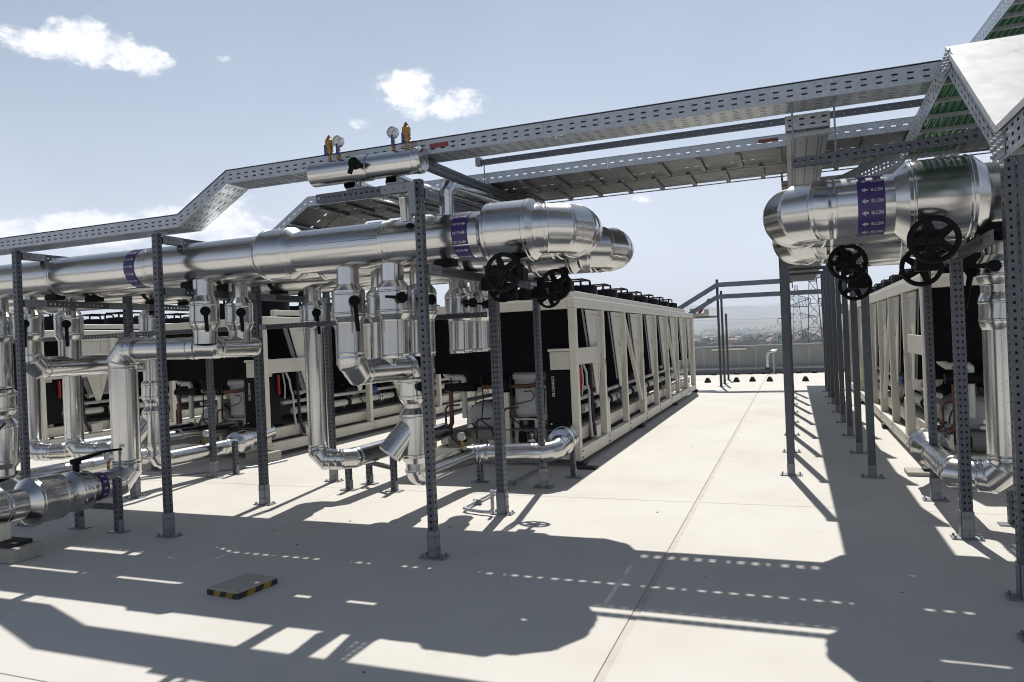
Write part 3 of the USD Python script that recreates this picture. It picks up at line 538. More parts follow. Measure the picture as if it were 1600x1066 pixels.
jacket(h2, (-2.42, 6.87, ZL - .02), (-1.92, 6.87, ZL - .02), RL, .24, .055, n=40); jacket(h2, (-2.86, 7.38, ZL - .02), (-2.3, 7.38, ZL - .02), RL, .24, .055, n=40)
band(h1, -2.565, -2.425, 5.54, ZL, RL, h=.020); band(h1, -6.18, -6.04, 5.54, ZL, RL, h=.019); band(h2, -2.62, -2.46, 6.87, ZL - .02, RL, h=.025)
for x in (-2.73, -5.53, -7.45):
    for y in (5.56, 6.04): shoe(h1, x, y, ZL, RL, 2.343)
    for y in (6.87, 7.38): shoe(h2, x, y, ZL - .02, RL, 2.343)
def wheel(h, c, yp, zp, R, toward):
    hw = handwheel(h, c, .152, toward=(0, toward, 0), stem=.30)
    e = V3(c[0], c[1] - toward * .28, c[2]); part(h, 'valve_neck', cat([cyl((e[0], e[1], e[2] + .03), (e[0], e[1] + (yp - e[1]) * .3, zp - R + .03), .035, 12), cyl((e[0], e[1], e[2] + .05), (e[0], e[1], e[2] + .075), .07, 14)]), BLACK, smooth=30)
wheel(h1, (-2.055, 5.17, 2.225), 5.54, ZL, .246, -1); wheel(h1, (-2.54, 6.37, 2.21), 6.04, ZL, .24, 1)
wheel(h2, (-2.06, 6.50, 2.20), 6.87, ZL - .02, .24, -1); wheel(h2, (-2.525, 7.70, 2.19), 7.38, ZL - .02, .24, 1)
ZR, RR = 2.515, .203
h3 = header('front right header pipe with a purple band and big valve jacket', 14.0, .03, (5.54, 6.04), ZR, RR)
h4 = header('second right header pipe loop lower in view behind the front right one', 14.0, .06, (6.87, 7.38), ZR - .02, RR)
jacket(h3, (.655, 5.54, ZR), (1.185, 5.54, ZR), RR, .27, .075, n=48); jacket(h3, (.76, 6.04, ZR), (1.28, 6.04, ZR), RR, .26, .06, n=40)
jacket(h4, (.42, 6.87, ZR - .02), (.95, 6.87, ZR - .02), RR, .262, .07, n=48); jacket(h4, (.50, 7.38, ZR - .02), (1.0, 7.38, ZR - .02), RR, .26, .06, n=40)
band(h3, .43, .595, 5.54, ZR, RR, flip=True, h=.022)
for x, yy in ((1.2, (5.56, 6.04)), (1.2, (6.87, 7.38))):
    for y in yy: shoe(h3 if y < 6.5 else h4, x, y, ZR - (0 if y < 6.5 else .02), RR, 2.263)
wheel(h3, (.835, 5.17, 2.215), 5.54, ZR, .27, -1); wheel(h3, (.935, 6.37, 2.13), 6.04, ZR, .26, 1)
wheel(h4, (.43, 6.50, 2.215), 6.87, ZR - .02, .262, -1); wheel(h4, (.565, 7.70, 2.09), 7.38, ZR - .02, .26, 1)

# ================================================================== CABLE TRAYS
def sheet_between(p0, p1, w, across, pitch, rows, hu):
    p0, p1 = V3(*p0), V3(*p1); return perf(p0, unit(p1 - p0), np.linalg.norm(p1 - p0), across, w, pitch, rows, hu)
def tray_x(label, path, y0, y1, H, rails=((.036, .011), (.072, .011)), rear=None, bottom='perf', pitch=.085, name='cable_tray', bottom_mat=None, material=None):
    """Tray along x: path of (x, z) at the tray's bottom."""
    t = thing(name, label, 'cable tray'); material = material or GALVB
    for (xa, za), (xb, zb) in zip(path[:-1], path[1:]):
        L = math.hypot(xb - xa, zb - za); m = max(1, int(round(L / 3.0)))
        for q in range(m):
            a = V3(xa + (xb - xa) * q / m, 0, za + (zb - za) * q / m); b = V3(xa + (xb - xa) * (q + 1) / m, 0, za + (zb - za) * (q + 1) / m)
            g = unit(b - a) * .0008; a2, b2 = a + g, b - g; l2 = np.linalg.norm(b2 - a2); u = unit(b2 - a2); bm = bottom_mat or material
            for y, s in ((y0, -1), (y1, 1)):
                part(t, 'side_rail', cat([perf(a2 + V3(0, y, 0), u, l2, (0, 0, 1), H, pitch, rails if s < 0 or rear is None else rear, .036), perf(a2 + V3(0, y - s * .0018, 0), u, l2, (0, 0, 1), H, pitch, rails if s < 0 or rear is None else rear, .036),
                     bar(a2 + V3(0, y - s * .009, H - .002), b2 + V3(0, y - s * .009, H - .002), .018, .004)]), material)
            if bottom == 'perf':
                W = y1 - y0; rws = [(W * .16, .010), (W * .30, .010), (W * .5, .012), (W * .70, .010), (W * .84, .010)]
                part(t, 'bottom_sheet', perf(a2 + V3(0, y0 + .002, .0015), u, l2, (0, 1, 0), W - .004, pitch, [(c - .002, h) for c, h in rws], .040), bm)
            elif isinstance(bottom, list):
                part(t, 'bottom_sheet', perf(a2 + V3(0, y0 + .002, .0015), u, l2, (0, 1, 0), y1 - y0 - .004, .10, bottom, .045), bm)
    return t
main = tray_x('long perforated cable tray crossing the whole scene in front of the pipes', [(-15.0, 2.85), (-5.20, 2.86), (-4.62, 3.19), (1.30, 3.175)], 5.10, 5.38, .115, rear=())
for (xa, za), (xb, zb) in zip([(-15.0, 2.85), (-5.20, 2.86), (-4.62, 3.19)], [(-5.20, 2.86), (-4.62, 3.19), (1.30, 3.175)]):
    part(main, 'cover', bar((xa, 5.24, za + .119), (xb, 5.24, zb + .119), .292, .003), GALVB)
part(main, 'sticker', bx(-2.60, -2.44, 5.0965, 5.0985, 3.226, 3.262), REDST, label='red sticker on the front rail')
lowp = [(-15.0, 2.87), (-5.46, 2.88), (-4.88, 3.25), (1.8, 3.245)]
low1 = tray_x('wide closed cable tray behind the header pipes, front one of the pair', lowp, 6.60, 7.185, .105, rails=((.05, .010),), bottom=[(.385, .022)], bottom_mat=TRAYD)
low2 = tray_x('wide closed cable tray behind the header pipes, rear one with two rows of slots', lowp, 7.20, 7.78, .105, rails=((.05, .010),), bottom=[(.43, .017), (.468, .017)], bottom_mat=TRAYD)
for lt, yy, off in ((low1, (6.605, 7.18), 0.0), (low2, (7.205, 7.775), .17)):
    for k in range(20):
        x = -4.75 + off + k * .335
        if x < 1.7: part(lt, 'rung', bx(x - .02, x + .02, yy[0], yy[1], 3.222, 3.2455), TRAYD)
    part(lt, 'joint_strip', bx(-4.85, 1.75, yy[1] - .03, yy[1], 3.216, 3.2215), TRAYD)
    for k in range(2):
        a = V3(-5.40 + .27 * k, yy[0], 2.905 + .17 * k); part(lt, 'rung', bar(a, a + V3(0, yy[1] - yy[0], 0), .04, .02), GALV)
part(low1, 'sticker', bx(-.22, -.06, 6.5965, 6.5985, 3.296, 3.326), REDST, label='red sticker on the front rail')
# hanger strut over the low trays, and the trapeze hangers on the right
t = thing('hanger_strut', 'slim perforated strut above the wide trays with a hanging rod', 'strut')
part(t, 'strut', beam_mesh((-2.80, 6.56, 3.45), (1.30, 6.56, 3.44), .042, .05, .014, .08), POST); part(t, 'end_clip', bx(-2.84, -2.79, 6.53, 6.59, 3.42, 3.50), PLATE)
for x in (-2.76, 1.2): part(t, 'rod', cyl((x, 6.56, 3.23), (x, 6.56, 3.425), .006, 8), PLATE)
t = thing('tray_beam', 'dark perforated beam running back from the tallest left post under both trays', 'beam')
part(t, 'beam', beam_mesh((-2.70, 5.08, 3.135), (-2.70, 7.80, 3.185), .07, .07), POST)
t = thing('trapeze_hanger', 'perforated trapeze strut hanging on rods below the narrow right tray', 'strut')
part(t, 'lower_strut', beam_mesh((.03, 5.15, 2.785), (1.145, 5.15, 2.815), .05, .06, .02, .05), POST)
part(t, 'upper_strut', bx(-.02, .34, 5.45, 5.49, 3.028, 3.062), GALV)
for x, z in ((.045, 3.18), (.30, 3.185)): part(t, 'rod', cyl((x, 5.17, 2.79), (x, 5.17, z), .006, 8), PLATE)
def tray_y(label, path, x0, x1, H, bottom, pitch=.085, rails=((.036, .011), (.075, .011)), name='cable_tray', material=None, lipw=.018):
    t = thing(name, label, 'cable tray'); material = material or GALVB
    for (ya, za), (yb, zb) in zip(path[:-1], path[1:]):
        L = math.hypot(yb - ya, zb - za); m = max(1, int(round(L / 3.0)))
        for q in range(m):
            a = V3(0, ya + (yb - ya) * q / m, za + (zb - za) * q / m); b = V3(0, ya + (yb - ya) * (q + 1) / m, za + (zb - za) * (q + 1) / m)
            g = unit(b - a) * .0008; a2, b2 = a + g, b - g; l2 = np.linalg.norm(b2 - a2); u = unit(b2 - a2)
            for x, s in ((x0, -1), (x1, 1)):
                part(t, 'side_rail', cat([perf(a2 + V3(x, 0, 0), u, l2, (0, 0, 1), H, pitch, rails, .030), perf(a2 + V3(x - s * .0018, 0, 0), u, l2, (0, 0, 1), H, pitch, rails, .030), bar(a2 + V3(x - s * lipw / 2, 0, H - .002), b2 + V3(x - s * lipw / 2, 0, H - .002), lipw, .004)]), material)
            if bottom == 'perf':
                W = x1 - x0; part(t, 'bottom_sheet', perf(a2 + V3(x0 + .002, 0, .0015), u, l2, (1, 0, 0), W - .004, .055, [(W * f, .010) for f in (.14, .22, .5, .78, .86)], .026), material)
            elif bottom == 'ladder':
                n = max(1, int(l2 / .25))
                for k in range(n):
                    c = a2 + u * l2 * (k + .5) / n; part(t, 'rung', bar(c + V3(x0 + .002, 0, .012), c + V3(x1 - .002, 0, .012), .03, .02), GALV)
            elif bottom == 'sheet':
                part(t, 'bottom_sheet', perf(a2 + V3(x0 + .002, 0, .0015), u, l2, (1, 0, 0), x1 - x0 - .004, 3.2, [], .05), material)
    return t
nar = tray_y('narrow perforated tray hanging below the right end of the long front tray', [(5.40, 3.068), (8.6, 3.068)], .0, .285, .095, 'perf')
part(nar, 'cover', bx(.0, .285, 5.40, 8.6, 3.164, 3.167), TRAYD)  # cover added so the holes read dark from below
for k in range(5): part(nar, 'cable', cyl((.045 + .048 * k, 5.42, 3.098), (.045 + .048 * k, 8.6, 3.098), .019, 8), RUBBER, smooth=40)  # unseen black cables, added to darken the perforations
tray_x('short blue grey tray stub tucked below the right end of the front tray', [(.30, 3.345), (.66, 3.345)], 5.72, 5.98, .10, bottom_mat=TRAYD, material=TRAYF)
part(nar, 'end_plate', cat([perf((.0, 5.385, 3.062), (1, 0, 0), .285, (0, 0, 1), .10, .07, [(.03, .011), (.07, .011)], .03)]), GALVB)
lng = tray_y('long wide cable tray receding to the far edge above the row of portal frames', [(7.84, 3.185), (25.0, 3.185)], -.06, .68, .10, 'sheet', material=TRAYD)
for k in range(40):
    y = 8.1 + k * .42; part(lng, 'rung', bx(-.055, .675, y - .02, y + .02, 3.181 - .022 + .004, 3.1845), GALV) if abs(((y - 9.0 + .845) % 1.69) - .845) > .09 else None
GP = [(-1.5, 2.33), (3.45, 2.33), (4.36, 2.98), (6.05, 2.875)]
grn = tray_y('humped ladder tray of green cables with a pale cover at the upper right', GP, .80, 1.14, .14, 'ladder', rails=((.035, .013), (.07, .013), (.105, .013)), pitch=.075)
for k in range(8):
    x = .835 + k * .038; part(grn, 'cable', tube([(x, y, z + .042) for y, z in GP[:1] + [(3.42, 2.33), (3.52, 2.38), (4.28, 2.925), (4.40, 2.978), (6.05, 2.875)]], .0165, 8, False), GREEN, smooth=40)
part(grn, 'cover', cat([bar((.97, a[0], a[1] + .146), (.97, b[0], b[1] + .146), .36, .004, (0, 0, 1)) for a, b in zip(GP[:2], GP[1:3])] + [bar((.791, a[0], a[1] + .136), (.791, b[0], b[1] + .136), .003, .028, (0, 0, 1)) for a, b in zip(GP[:2], GP[1:3])]), COVER)
for y, z in ((3.45, 2.40), (4.36, 3.05), (6.02, 2.945)):
    part(grn, 'hinge_plate', cat([bx(.794, .798, y - .09, y + .09, z - .055, z + .04)] + [cyl((.793, y + a, z + b), (.785, y + a, z + b), .009, 6) for a in (-.075, -.03, .03, .075) for b in (-.03, 0, .03)]), GALV)
# its flared corner turning towards the long tray
fl = [(.80, 6.05), (.345, 7.78)]
part(grn, 'flared_rail', cat([perf((.80, 6.052, 2.873), unit((-.455, 1.73, .10)), 1.79, (0, 0, 1), .14, .075, ((.035, .013), (.066, .013)), .030)]), GALVB)
part(grn, 'flared_bottom', tri([(.80, 6.052, 2.878), (1.14, 6.052, 2.878), (1.14, 7.78, 2.978), (.347, 7.78, 2.978)], [(0, 1, 2, 3)]), GALVB)
part(grn, 'flared_rail', perf((1.14, 6.052, 2.873), unit((0, 1.73, .10)), 1.73, (0, 0, 1), .14, .075, ((.035, .013), (.066, .013)), .030), GALVB)
up = tray_y('higher ladder tray of green cables crossing the top right corner', [(1.5, 3.34), (9.0, 3.80)], 1.28, 1.66, .10, 'ladder', rails=((.035, .013), (.066, .013)), pitch=.075)
for k in range(9):
    x = 1.31 + k * .040; part(up, 'cable', tube([(x, 1.5, 3.382), (x, 9.0, 3.842)], .0165, 8, False), GREEN, smooth=40)
# far trays and their posts
FT = [(-3.45, 2.30), (-2.12, 3.05), (.0, 3.04)]; FT2 = [(-3.35, 1.98), (-2.12, 2.69), (1.6, 2.66)]
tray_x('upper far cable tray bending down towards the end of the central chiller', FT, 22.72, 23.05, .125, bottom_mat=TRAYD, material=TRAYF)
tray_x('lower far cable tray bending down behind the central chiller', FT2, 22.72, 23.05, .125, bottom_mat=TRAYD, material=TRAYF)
for i, (x, y, h, lab) in enumerate([(-2.14, 23.12, 3.30, 'tall thin perforated post at the bend of the far trays'), (-2.14, 24.35, 3.0, 'thin perforated post just behind the far trays'), (-2.17, 26.2, 2.3, 'shortest thin perforated post behind the far trays')]):
    t = thing('far_post', lab, 'post'); q = part(t, 'column', post_mesh(x, y, .012, h, .07, .02, .06), POST)
    part(q, 'base_plate', cbx(x - .11, x + .11, y - .07, y + .07, 0, .012, .003), PLATE)
t = thing('bracket_shelf', 'thin bracket beam at the far posts with a small red handled winch on it', 'bracket')
part(t, 'beam', beam_mesh((-3.35, 23.12, 2.16), (-2.18, 23.12, 2.16), .06, .06), POST)
part(t, 'stay', bar((-3.33, 23.12, 1.2), (-3.33, 23.12, 2.13), .05, .05, (1, 0, 0)), POST)
t = thing('winch', 'small winch with a red arm resting on the far bracket beam', 'winch')
part(t, 'body', cat([cbx(-2.95, -2.42, 23.02, 23.22, 2.192, 2.28), cbx(-2.98, -2.80, 23.04, 23.2, 2.281, 2.44), cbx(-2.55, -2.42, 23.04, 23.2, 2.281, 2.40)]), CREAMD); part(t, 'arm', bar((-2.72, 23.1, 2.27), (-2.38, 23.1, 2.72), .07, .07), RED)

# ================================================================== CHILLERS
CW, CLEN = 2.25, 12.1
def chiller(label, loc, group):
    t = thing('chiller', label, 'chiller', loc, group)
    b = .006
    # base and frame
    for x0, x1, nm in ((-.10, 0, 'base_beam'), (-CW, -CW + .10, 'base_beam')):
        for k in range(8):
            y0, y1 = k * CLEN / 8, (k + 1) * CLEN / 8
            q = part(t, nm, cbx(x0, x1, y0 + .001, y1 - .001, .075, .235, b), CREAM)
            xx = x1 if x0 > -1 else x0; s = 1 if x0 > -1 else -1
            part(q, 'bolt', cat([cyl((xx, y0 + d, z), (xx + s * .008, y0 + d, z), .011, 6) for d in (.06, .12) for z in (.115, .195)]), LEADG)
    for x0, x1 in ((-.28, -.16), (-CW + .16, -CW + .28)): part(t, 'inner_beam', cbx(x0, x1, .1, CLEN - .1, .26, .44, b), CREAM)
    for y0 in (.02, CLEN - .14): part(t, 'cross_beam', cbx(-CW + .101, -.101, y0, y0 + .12, .09, .22, b), CREAM)
    ys = [0.0, 1.48, 2.98, 4.45, 5.95, 7.42, 8.9, 10.35]
    for x0, x1 in ((-.10, 0), (-CW, -CW + .10)):
        for i, y in enumerate(ys):
            q = part(t, 'upright', cbx(x0, x1, y, y + .10, .237, 2.098, b), CREAM)
            if i in (1, 3, 5): part(t, 'foot_post', cbx(x0 + .005, x1 - .005, y + .135, y + .245, .237, .72, b), CREAM)
        xx, s = (0, 1) if x0 > -1 else (-CW, -1)
        part(t, 'upright', cbx(x0, x1, CLEN - .32, CLEN, .237, 2.098, b), CREAM, label='wide end upright')
        for y0, y1 in ((3.10, 4.40), (7.55, 8.86)):
            part(t, 'brace', bar((xx - s * .05, y0, 2.05), (xx - s * .05, y1, .50), .055, .085, (0, 1, 0)), CREAM)
        part(t, 'top_beam', cbx(x0, x1, 0, CLEN, 2.10, 2.235, b), CREAM)
        part(t, 'rail', cbx(xx - s * .30, xx - s * .22, .55, CLEN - .1, 2.275, 2.365, b) if s > 0 else cbx(xx + .22, xx + .30, .55, CLEN - .1, 2.275, 2.365, b), CREAM)
        for k in range(9): part(t, 'rail_post', cbx(xx - s * .26 - .03, xx - s * .26 + .03, .56 + k * 1.41, .64 + k * 1.41, 2.14, 2.274, .004), CREAM)
        part(t, 'deck_edge_panel', bx(xx - s * .262 - .002, xx - s * .262 + .002, .6, CLEN - .15, 2.142, 2.255), CREAMD)
    for i, y in enumerate((.0, CLEN - .10)): part(t, 'top_cross_beam', cbx(-CW + .101, -.101, y, y + .10, 2.085, 2.215, b), CREAM)
    part(t, 'top_cross_beam', cbx(-CW + .31, -.31, .55, .63, 2.18, 2.262, b), CREAM)
    part(t, 'fan_deck', bx(-CW + .105, -.105, .105, CLEN - .105, 2.10, 2.135), DECK)
    part(t, 'drip_tray', bx(-CW + .3, -.3, .15, CLEN - .2, .455, .47), DECK)
    # V coils and their end panels
    cs = [1.20, 2.72, 4.20, 5.68, 7.16, 8.64, 10.12, 11.35]
    for i, c in enumerate(cs):
        hw = .60 if i < 7 else .50
        for s in (-1, 1):
            y0, y1 = c + s * hw, c + s * .16
            v = [(x, y + d, z) for x in (-CW + .07, -.07) for y, z in ((y0, 2.09), (y1, 1.0)) for d in (-.055, .055)]
            cm = trimesh.convex.convex_hull(np.array(v)); q = part(t, 'coil', cm, COIL)
            for xx in (-.069, -CW + .066):
                part(q, 'coil_header', trimesh.convex.convex_hull(np.array([(xx + e, y + d, z) for e in (0, .003) for y, z in ((y0, 2.089), (y1, 1.001)) for d in (-.054, .054)])), COILEDGE)
        for xx in (-.058, -CW + .046):
            pts = [(c - hw + .09, 2.085), (c + hw - .09, 2.085), (c + .07, 1.0), (c + .05, .86), (c - .05, .86), (c - .07, 1.0)]
            q = part(t, 'end_panel', trimesh.convex.convex_hull(np.array([(xx + e, y, z) for e in (0, .012) for y, z in pts])), CREAMD)
            xo = xx + (.0125 if xx > -1 else -.0005)
            part(q, 'panel_seam', cat([bar((xo, c - .28, 2.02), (xo, c + .28, 2.02), .003, .006), bar((xo, c + .1, 2.0), (xo, c + .06, 1.05), .003, .007, (0, 1, 0)), bx(xo - .002, xo + .002, c - .05, c - .01, 1.52, 1.62)] + [cyl((xo - .003, c + .13 - .03 * k / 4, 1.95 - .2 * k), (xo + .004, c + .13 - .03 * k / 4, 1.95 - .2 * k), .008, 6) for k in range(5)]), LEADG)
    part(t, 'front_coil', bx(-CW + .11, -.11, .115, .135, 1.26, 2.08), COIL)
    part(t, 'gusset_panel', cbx(-.022, -.001, .101, 1.18, 1.335, 1.56, .004), CREAMD); part(t, 'gusset_panel', cbx(-CW + .001, -CW + .022, .101, 1.18, 1.335, 1.56, .004), CREAMD)
    # fans
    for i in range(8):
        for x in (-.70, -1.55):
            y = .95 + i * 1.47; c = (x, y, 2.137)
            f = part(t, 'fan', cat([lathe(c, (0, 0, 1), [(0, .42), (.03, .41), (.10, .385), (.39, .38), (.39, .363), (.02, .363), (0, .42)], 24), lathe(c, (0, 0, 1), [(.06, 0), (.06, .11), (.22, .11), (.24, .06), (.24, 0)], 12)] +
                 [bar((x + .1 * math.cos(a), y + .1 * math.sin(a), 2.137 + .14), (x + .31 * math.cos(a), y + .31 * math.sin(a), 2.137 + .14), .14, .012, (math.sin(a) * .5, -math.cos(a) * .5, .9)) for a in np.arange(5) * 2 * PI / 5]), BLACK, smooth=30)
            g = []
            for rr in (.12, .21, .30): g.append(tube([(x + rr * math.cos(a), y + rr * math.sin(a), 2.137 + .395) for a in np.linspace(0, 2 * PI, 21)], .007, 4, False))
            for a in np.arange(4) * PI / 2 + .4:
                g.append(tube([(x + .335 * math.cos(a), y + .335 * math.sin(a), 2.137 + .37), (x + .33 * math.cos(a), y + .33 * math.sin(a), 2.137 + .40), (x + .12 * math.cos(a), y + .12 * math.sin(a), 2.137 + .40)], .009, 4))
            for sx in (-1, 1):
                g.append(tube([(x + sx * .2, y - .29, 2.50), (x + sx * .2, y - .29, 2.61), (x + sx * .2, y - .25, 2.64), (x + sx * .2, y + .25, 2.64), (x + sx * .2, y + .29, 2.61), (x + sx * .2, y + .29, 2.50)], .018, 6))
            g.append(tube([(x - .2, y - .2, 2.64), (x + .2, y - .2, 2.64)], .015, 5)); g.append(tube([(x - .2, y + .2, 2.64), (x + .2, y + .2, 2.64)], .015, 5))
            part(f, 'guard', cat(g), BLACK)
    # machinery at the front
    part(t, 'evaporator', lathe((-1.58, .42, .50), (0, 1, 0), [(0, 0), (.012, .12), (.05, .22), (.11, .29), (.20, .33), (4.2, .33), (4.3, .26), (4.34, 0)], 32), GREYINS, smooth=40)
    part(t, 'evaporator_band', lathe((-1.58, .64, .50), (0, 1, 0), [(0, .331), (0, .342), (.03, .342), (.03, .331)], 32), RUBBER)
    for y in (.72, 3.9): part(t, 'saddle', cbx(-1.86, -1.30, y, y + .1, .07, .26, .004), CREAMD)
    part(t, 'vessel', trimesh.convex.convex_hull(np.vstack([cbx(-1.02, -.66, .30, .72, .62, 1.22, .05).vertices])), GREYINS, smooth=25)
    part(t, 'vessel_lid', cbx(-1.035, -.645, .285, .735, 1.13, 1.245, .03), GREYINS, smooth=25)
    for x in (-1.0, -.70):
        for y in (.33, .68): part(t, 'stand_leg', cbx(x - .03, x + .03, y - .03, y + .03, .075, .6, .003), CREAM)
    part(t, 'stand_rail', bx(-1.04, -.4, .28, .31, .585, .605), CREAM)
    part(t, 'stand_post', cbx(-1.12, -1.05, .16, .23, .075, .98, .004), CREAM)
    part(t, 'copper_pipe', tube([(-1.45, .20, 1.06), (-.75, .20, 1.06), (-.55, .22, 1.10), (-.42, .3, 1.12)], .030, 10), COPPER, smooth=40)
    part(t, 'copper_pipe', tube([(-1.93, .16, 1.0), (-1.93, .16, .56), (-1.96, .16, .50), (-2.02, .16, .47), (-2.24, .16, .47)], .032, 10), COPPER, smooth=40)
    part(t, 'insulated_pipe', cat([cyl((-2.02, .20, 1.06), (-1.55, .20, 1.06), .062, 16)]), BLACK, smooth=30)
    part(t, 'valve_block', cat([cbx(-1.14, -1.04, .15, .25, 1.0, 1.14, .008), cyl((-1.09, .2, 1.14), (-1.09, .2, 1.18), .02, 8)]), BLACK)
    part(t, 'white_pipe', tube([(-2.13, .28, 1.42), (-2.04, .26, 1.25), (-1.98, .25, 1.20), (-1.78, .25, 1.20), (-1.76, .25, 1.17), (-1.76, .25, .62)], .042, 10), WHITEINS, smooth=40)
    part(t, 'white_pipe', tube([(-.66, .5, 1.16), (-.52, .5, 1.16), (-.44, .5, 1.02), (-.40, .5, .74), (-.36, .5, .68), (-.18, .5, .68)], .045, 10), WHITEINS, smooth=40)
    part(t, 'white_pipe', tube([(-.66, .34, .63), (-.40, .34, .63), (-.30, .34, .62), (-.26, .34, .56), (-.26, .34, .30)], .058, 10), WHITEINS, smooth=40)
    part(t, 'cable', tube([(-.86, .27, .98), (-.74, .24, .99), (-.69, .24, .93), (-.74, .24, .86), (-.92, .25, .82), (-1.1, .26, .80)], .007, 5), RUBBER)
    part(t, 'cable', tube([(-.40, .26, 1.02), (-.56, .25, 1.0), (-.62, .25, .88), (-.60, .26, .72), (-.58, .27, .5), (-.9, .27, .38)], .007, 5), RUBBER)
    cb = part(t, 'control_cabinet', cbx(-.46, -.112, .05, .48, .50, 1.27, .008), BLACK)
    tx = meshkit.text_mesh('CONNECTO', .036, .002, bold=False); v = tx.vertices.copy(); tx = trimesh.Trimesh(np.stack([-.375 + v[:, 1] * 1.0, np.full(len(v), .0495) - v[:, 2], 1.20 - v[:, 0]], 1), tx.faces, process=False)
    part(cb, 'lettering', tx, WHITE); part(cb, 'cross_mark', cat([bar((-.376, .048, .935), (-.338, .048, .975), .002, .006), bar((-.338, .048, .935), (-.376, .048, .975), .002, .006)]), WHITE)
    part(cb, 'terminal', cat([cyl((x, .05, .56), (x, .04, .56), .012, 8) for x in (-.40, -.16)]), WHITE)
    part(t, 'junction_box', cbx(-.38, -.101, .02, .30, 1.28, 1.52, .006), CREAMD); part(t, 'box_lid', cbx(-.40, -.101, .0, .32, 1.525, 1.56, .004), CREAM)
    part(t, 'pump_motor', lathe((-.35, .35, .36), (0, 1, 0), [(0, 0), (0, .11), (.08, .13), (.36, .13), (.42, .10), (.42, 0)], 14), BLACK, smooth=30)
    part(t, 'red_tube', cyl((-.085, .42, .98), (-.085, .42, 1.30), .022, 8), RED)
    part(t, 'wiring', cat([tube([(-.09, .62, 1.32), (-.06, .66, 1.2), (-.07, .70, 1.05), (-.05, .72, .95), (-.06, .76, .6), (-.05, .80, .3)], .018, 8), tube([(-.10, .55, 1.32), (-.09, .58, 1.1), (-.12, .6, .9)], .012, 6)]), GREYINS, smooth=40)
    part(t, 'wiring', tube([(-.07, .88, 1.3), (-.05, .86, .9), (-.05, .88, .5), (-.06, 1.0, .30), (-.08, 1.1, .28)], .026, 8), RUBBER, smooth=40)
    frng = np.random.default_rng(77)
    for k in range(16):
        xx = -2.05 + k * .115; z0 = frng.uniform(.12, .6); yy = frng.uniform(.14, .27)
        if k % 4 == 0: part(t, 'thin_pipe', tube([(xx, yy, .12), (xx, yy, z0 + .25), (xx + .04, yy, z0 + .30), (xx + .22, yy + .02, z0 + .31)], .015, 6), COPPER, smooth=40)
        elif k % 4 == 1: part(t, 'cable', tube([(xx, yy, 1.2), (xx + .03, yy - .02, .9), (xx - .02, yy, z0 + .1), (xx + .12, yy, z0), (xx + .2, yy + .05, .15)], .010, 5), RUBBER)
        elif k % 4 == 2: part(t, 'junction_box', cbx(xx - .05, xx + .05, yy + .04, yy + .11, z0, z0 + .13, .006), BLACK if k % 8 == 2 else CREAMD)
        else: part(t, 'valve_body', cat([lathe((xx, yy + .05, z0), (1, 0, 0), [(0, 0), (0, .035), (.03, .05), (.07, .05), (.10, .035), (.10, 0)], 12), cyl((xx + .05, yy + .05, z0), (xx + .05, yy + .05, z0 + .09), .012, 8), cyl((xx + .05, yy + .05, z0 + .09), (xx + .05, yy + .05, z0 + .10), .035, 12)]), STEEL if k % 8 == 3 else COPPER, smooth=35)
    part(t, 'switch_box', cbx(-.14, -.04, 1.02, 1.26, .24, .42, .006), CREAMD)
    # machinery along both long sides
    for s, x in ((1, -.24), (-1, -CW + .24)):
        part(t, 'side_pipe', cyl((x, .95, .66), (x, 11.3, .66), .062, 14), WHITEINS, smooth=30); part(t, 'side_pipe', cyl((x - s * .02, .7, .82), (x - s * .02, 10.6, .82), .032, 10), WHITEINS, smooth=30)
        for y in (1.42, 2.5, 4.2, 5.75, 7.9, 9.6): part(t, 'pipe_coupling', cyl((x, y, .66), (x, y + .09, .66), .082, 14), BLACK, smooth=30)
        part(t, 'elbow_pipe', tube([(x - s * .06, 1.15, .97), (x, 1.45, 1.04), (x, 1.72, 1.03), (x, 1.92, .95), (x, 2.0, .82)], .075, 12), WHITEINS, smooth=40)
        for y in (2.1, 5.1, 8.05, 10.9):
            part(t, 'elbow_pipe', tube([(x - s * .06, y - .05, .9), (x - s * .04, y, 1.08), (x - s * .04, y + .02, 1.22), (x - s * .12, y + .1, 1.34)], .05, 10), WHITEINS, smooth=40)
        for k, y in enumerate((2.4, 4.9, 7.4, 9.9)):
            part(t, 'compressor', lathe((-CW / 2 + s * .52, y - .9, .80), (0, 1, 0), [(0, 0), (.02, .15), (.1, .2), (.7, .2), (.74, .24), (1.25, .24), (1.35, .15), (1.36, 0)], 16), BLACK, smooth=35)
            part(t, 'copper_pipe', tube([(x - s * .12, y - .5, .5), (x - s * .12, y - .5, .95), (x - s * .2, y - .3, 1.05), (x - s * .25, y + .2, 1.05), (x - s * .22, y + .35, .9)], .026, 8), COPPER, smooth=40)
        part(t, 'blue_valve', lathe((x, 3.35, .82), (0, 1, 0), [(0, 0), (0, .06), (.06, .09), (.16, .09), (.2, .05), (.2, 0)], 12), BLUE, smooth=30)
        part(t, 'red_valve', cat([cyl((x, 5.0, .9), (x, 5.0, 1.12), .035, 8), bar((x, 4.9, 1.12), (x, 5.12, 1.12), .03, .02)]), RED)
        for y in (3.2, 3.26, 3.6, 3.66): part(t, 'flange', lathe((x, y, .66), (0, 1, 0), [(0, .063), (0, .115), (.03, .115), (.03, .063)], 16), STEEL, smooth=30)
        crng = np.random.default_rng(31 if s > 0 else 57)
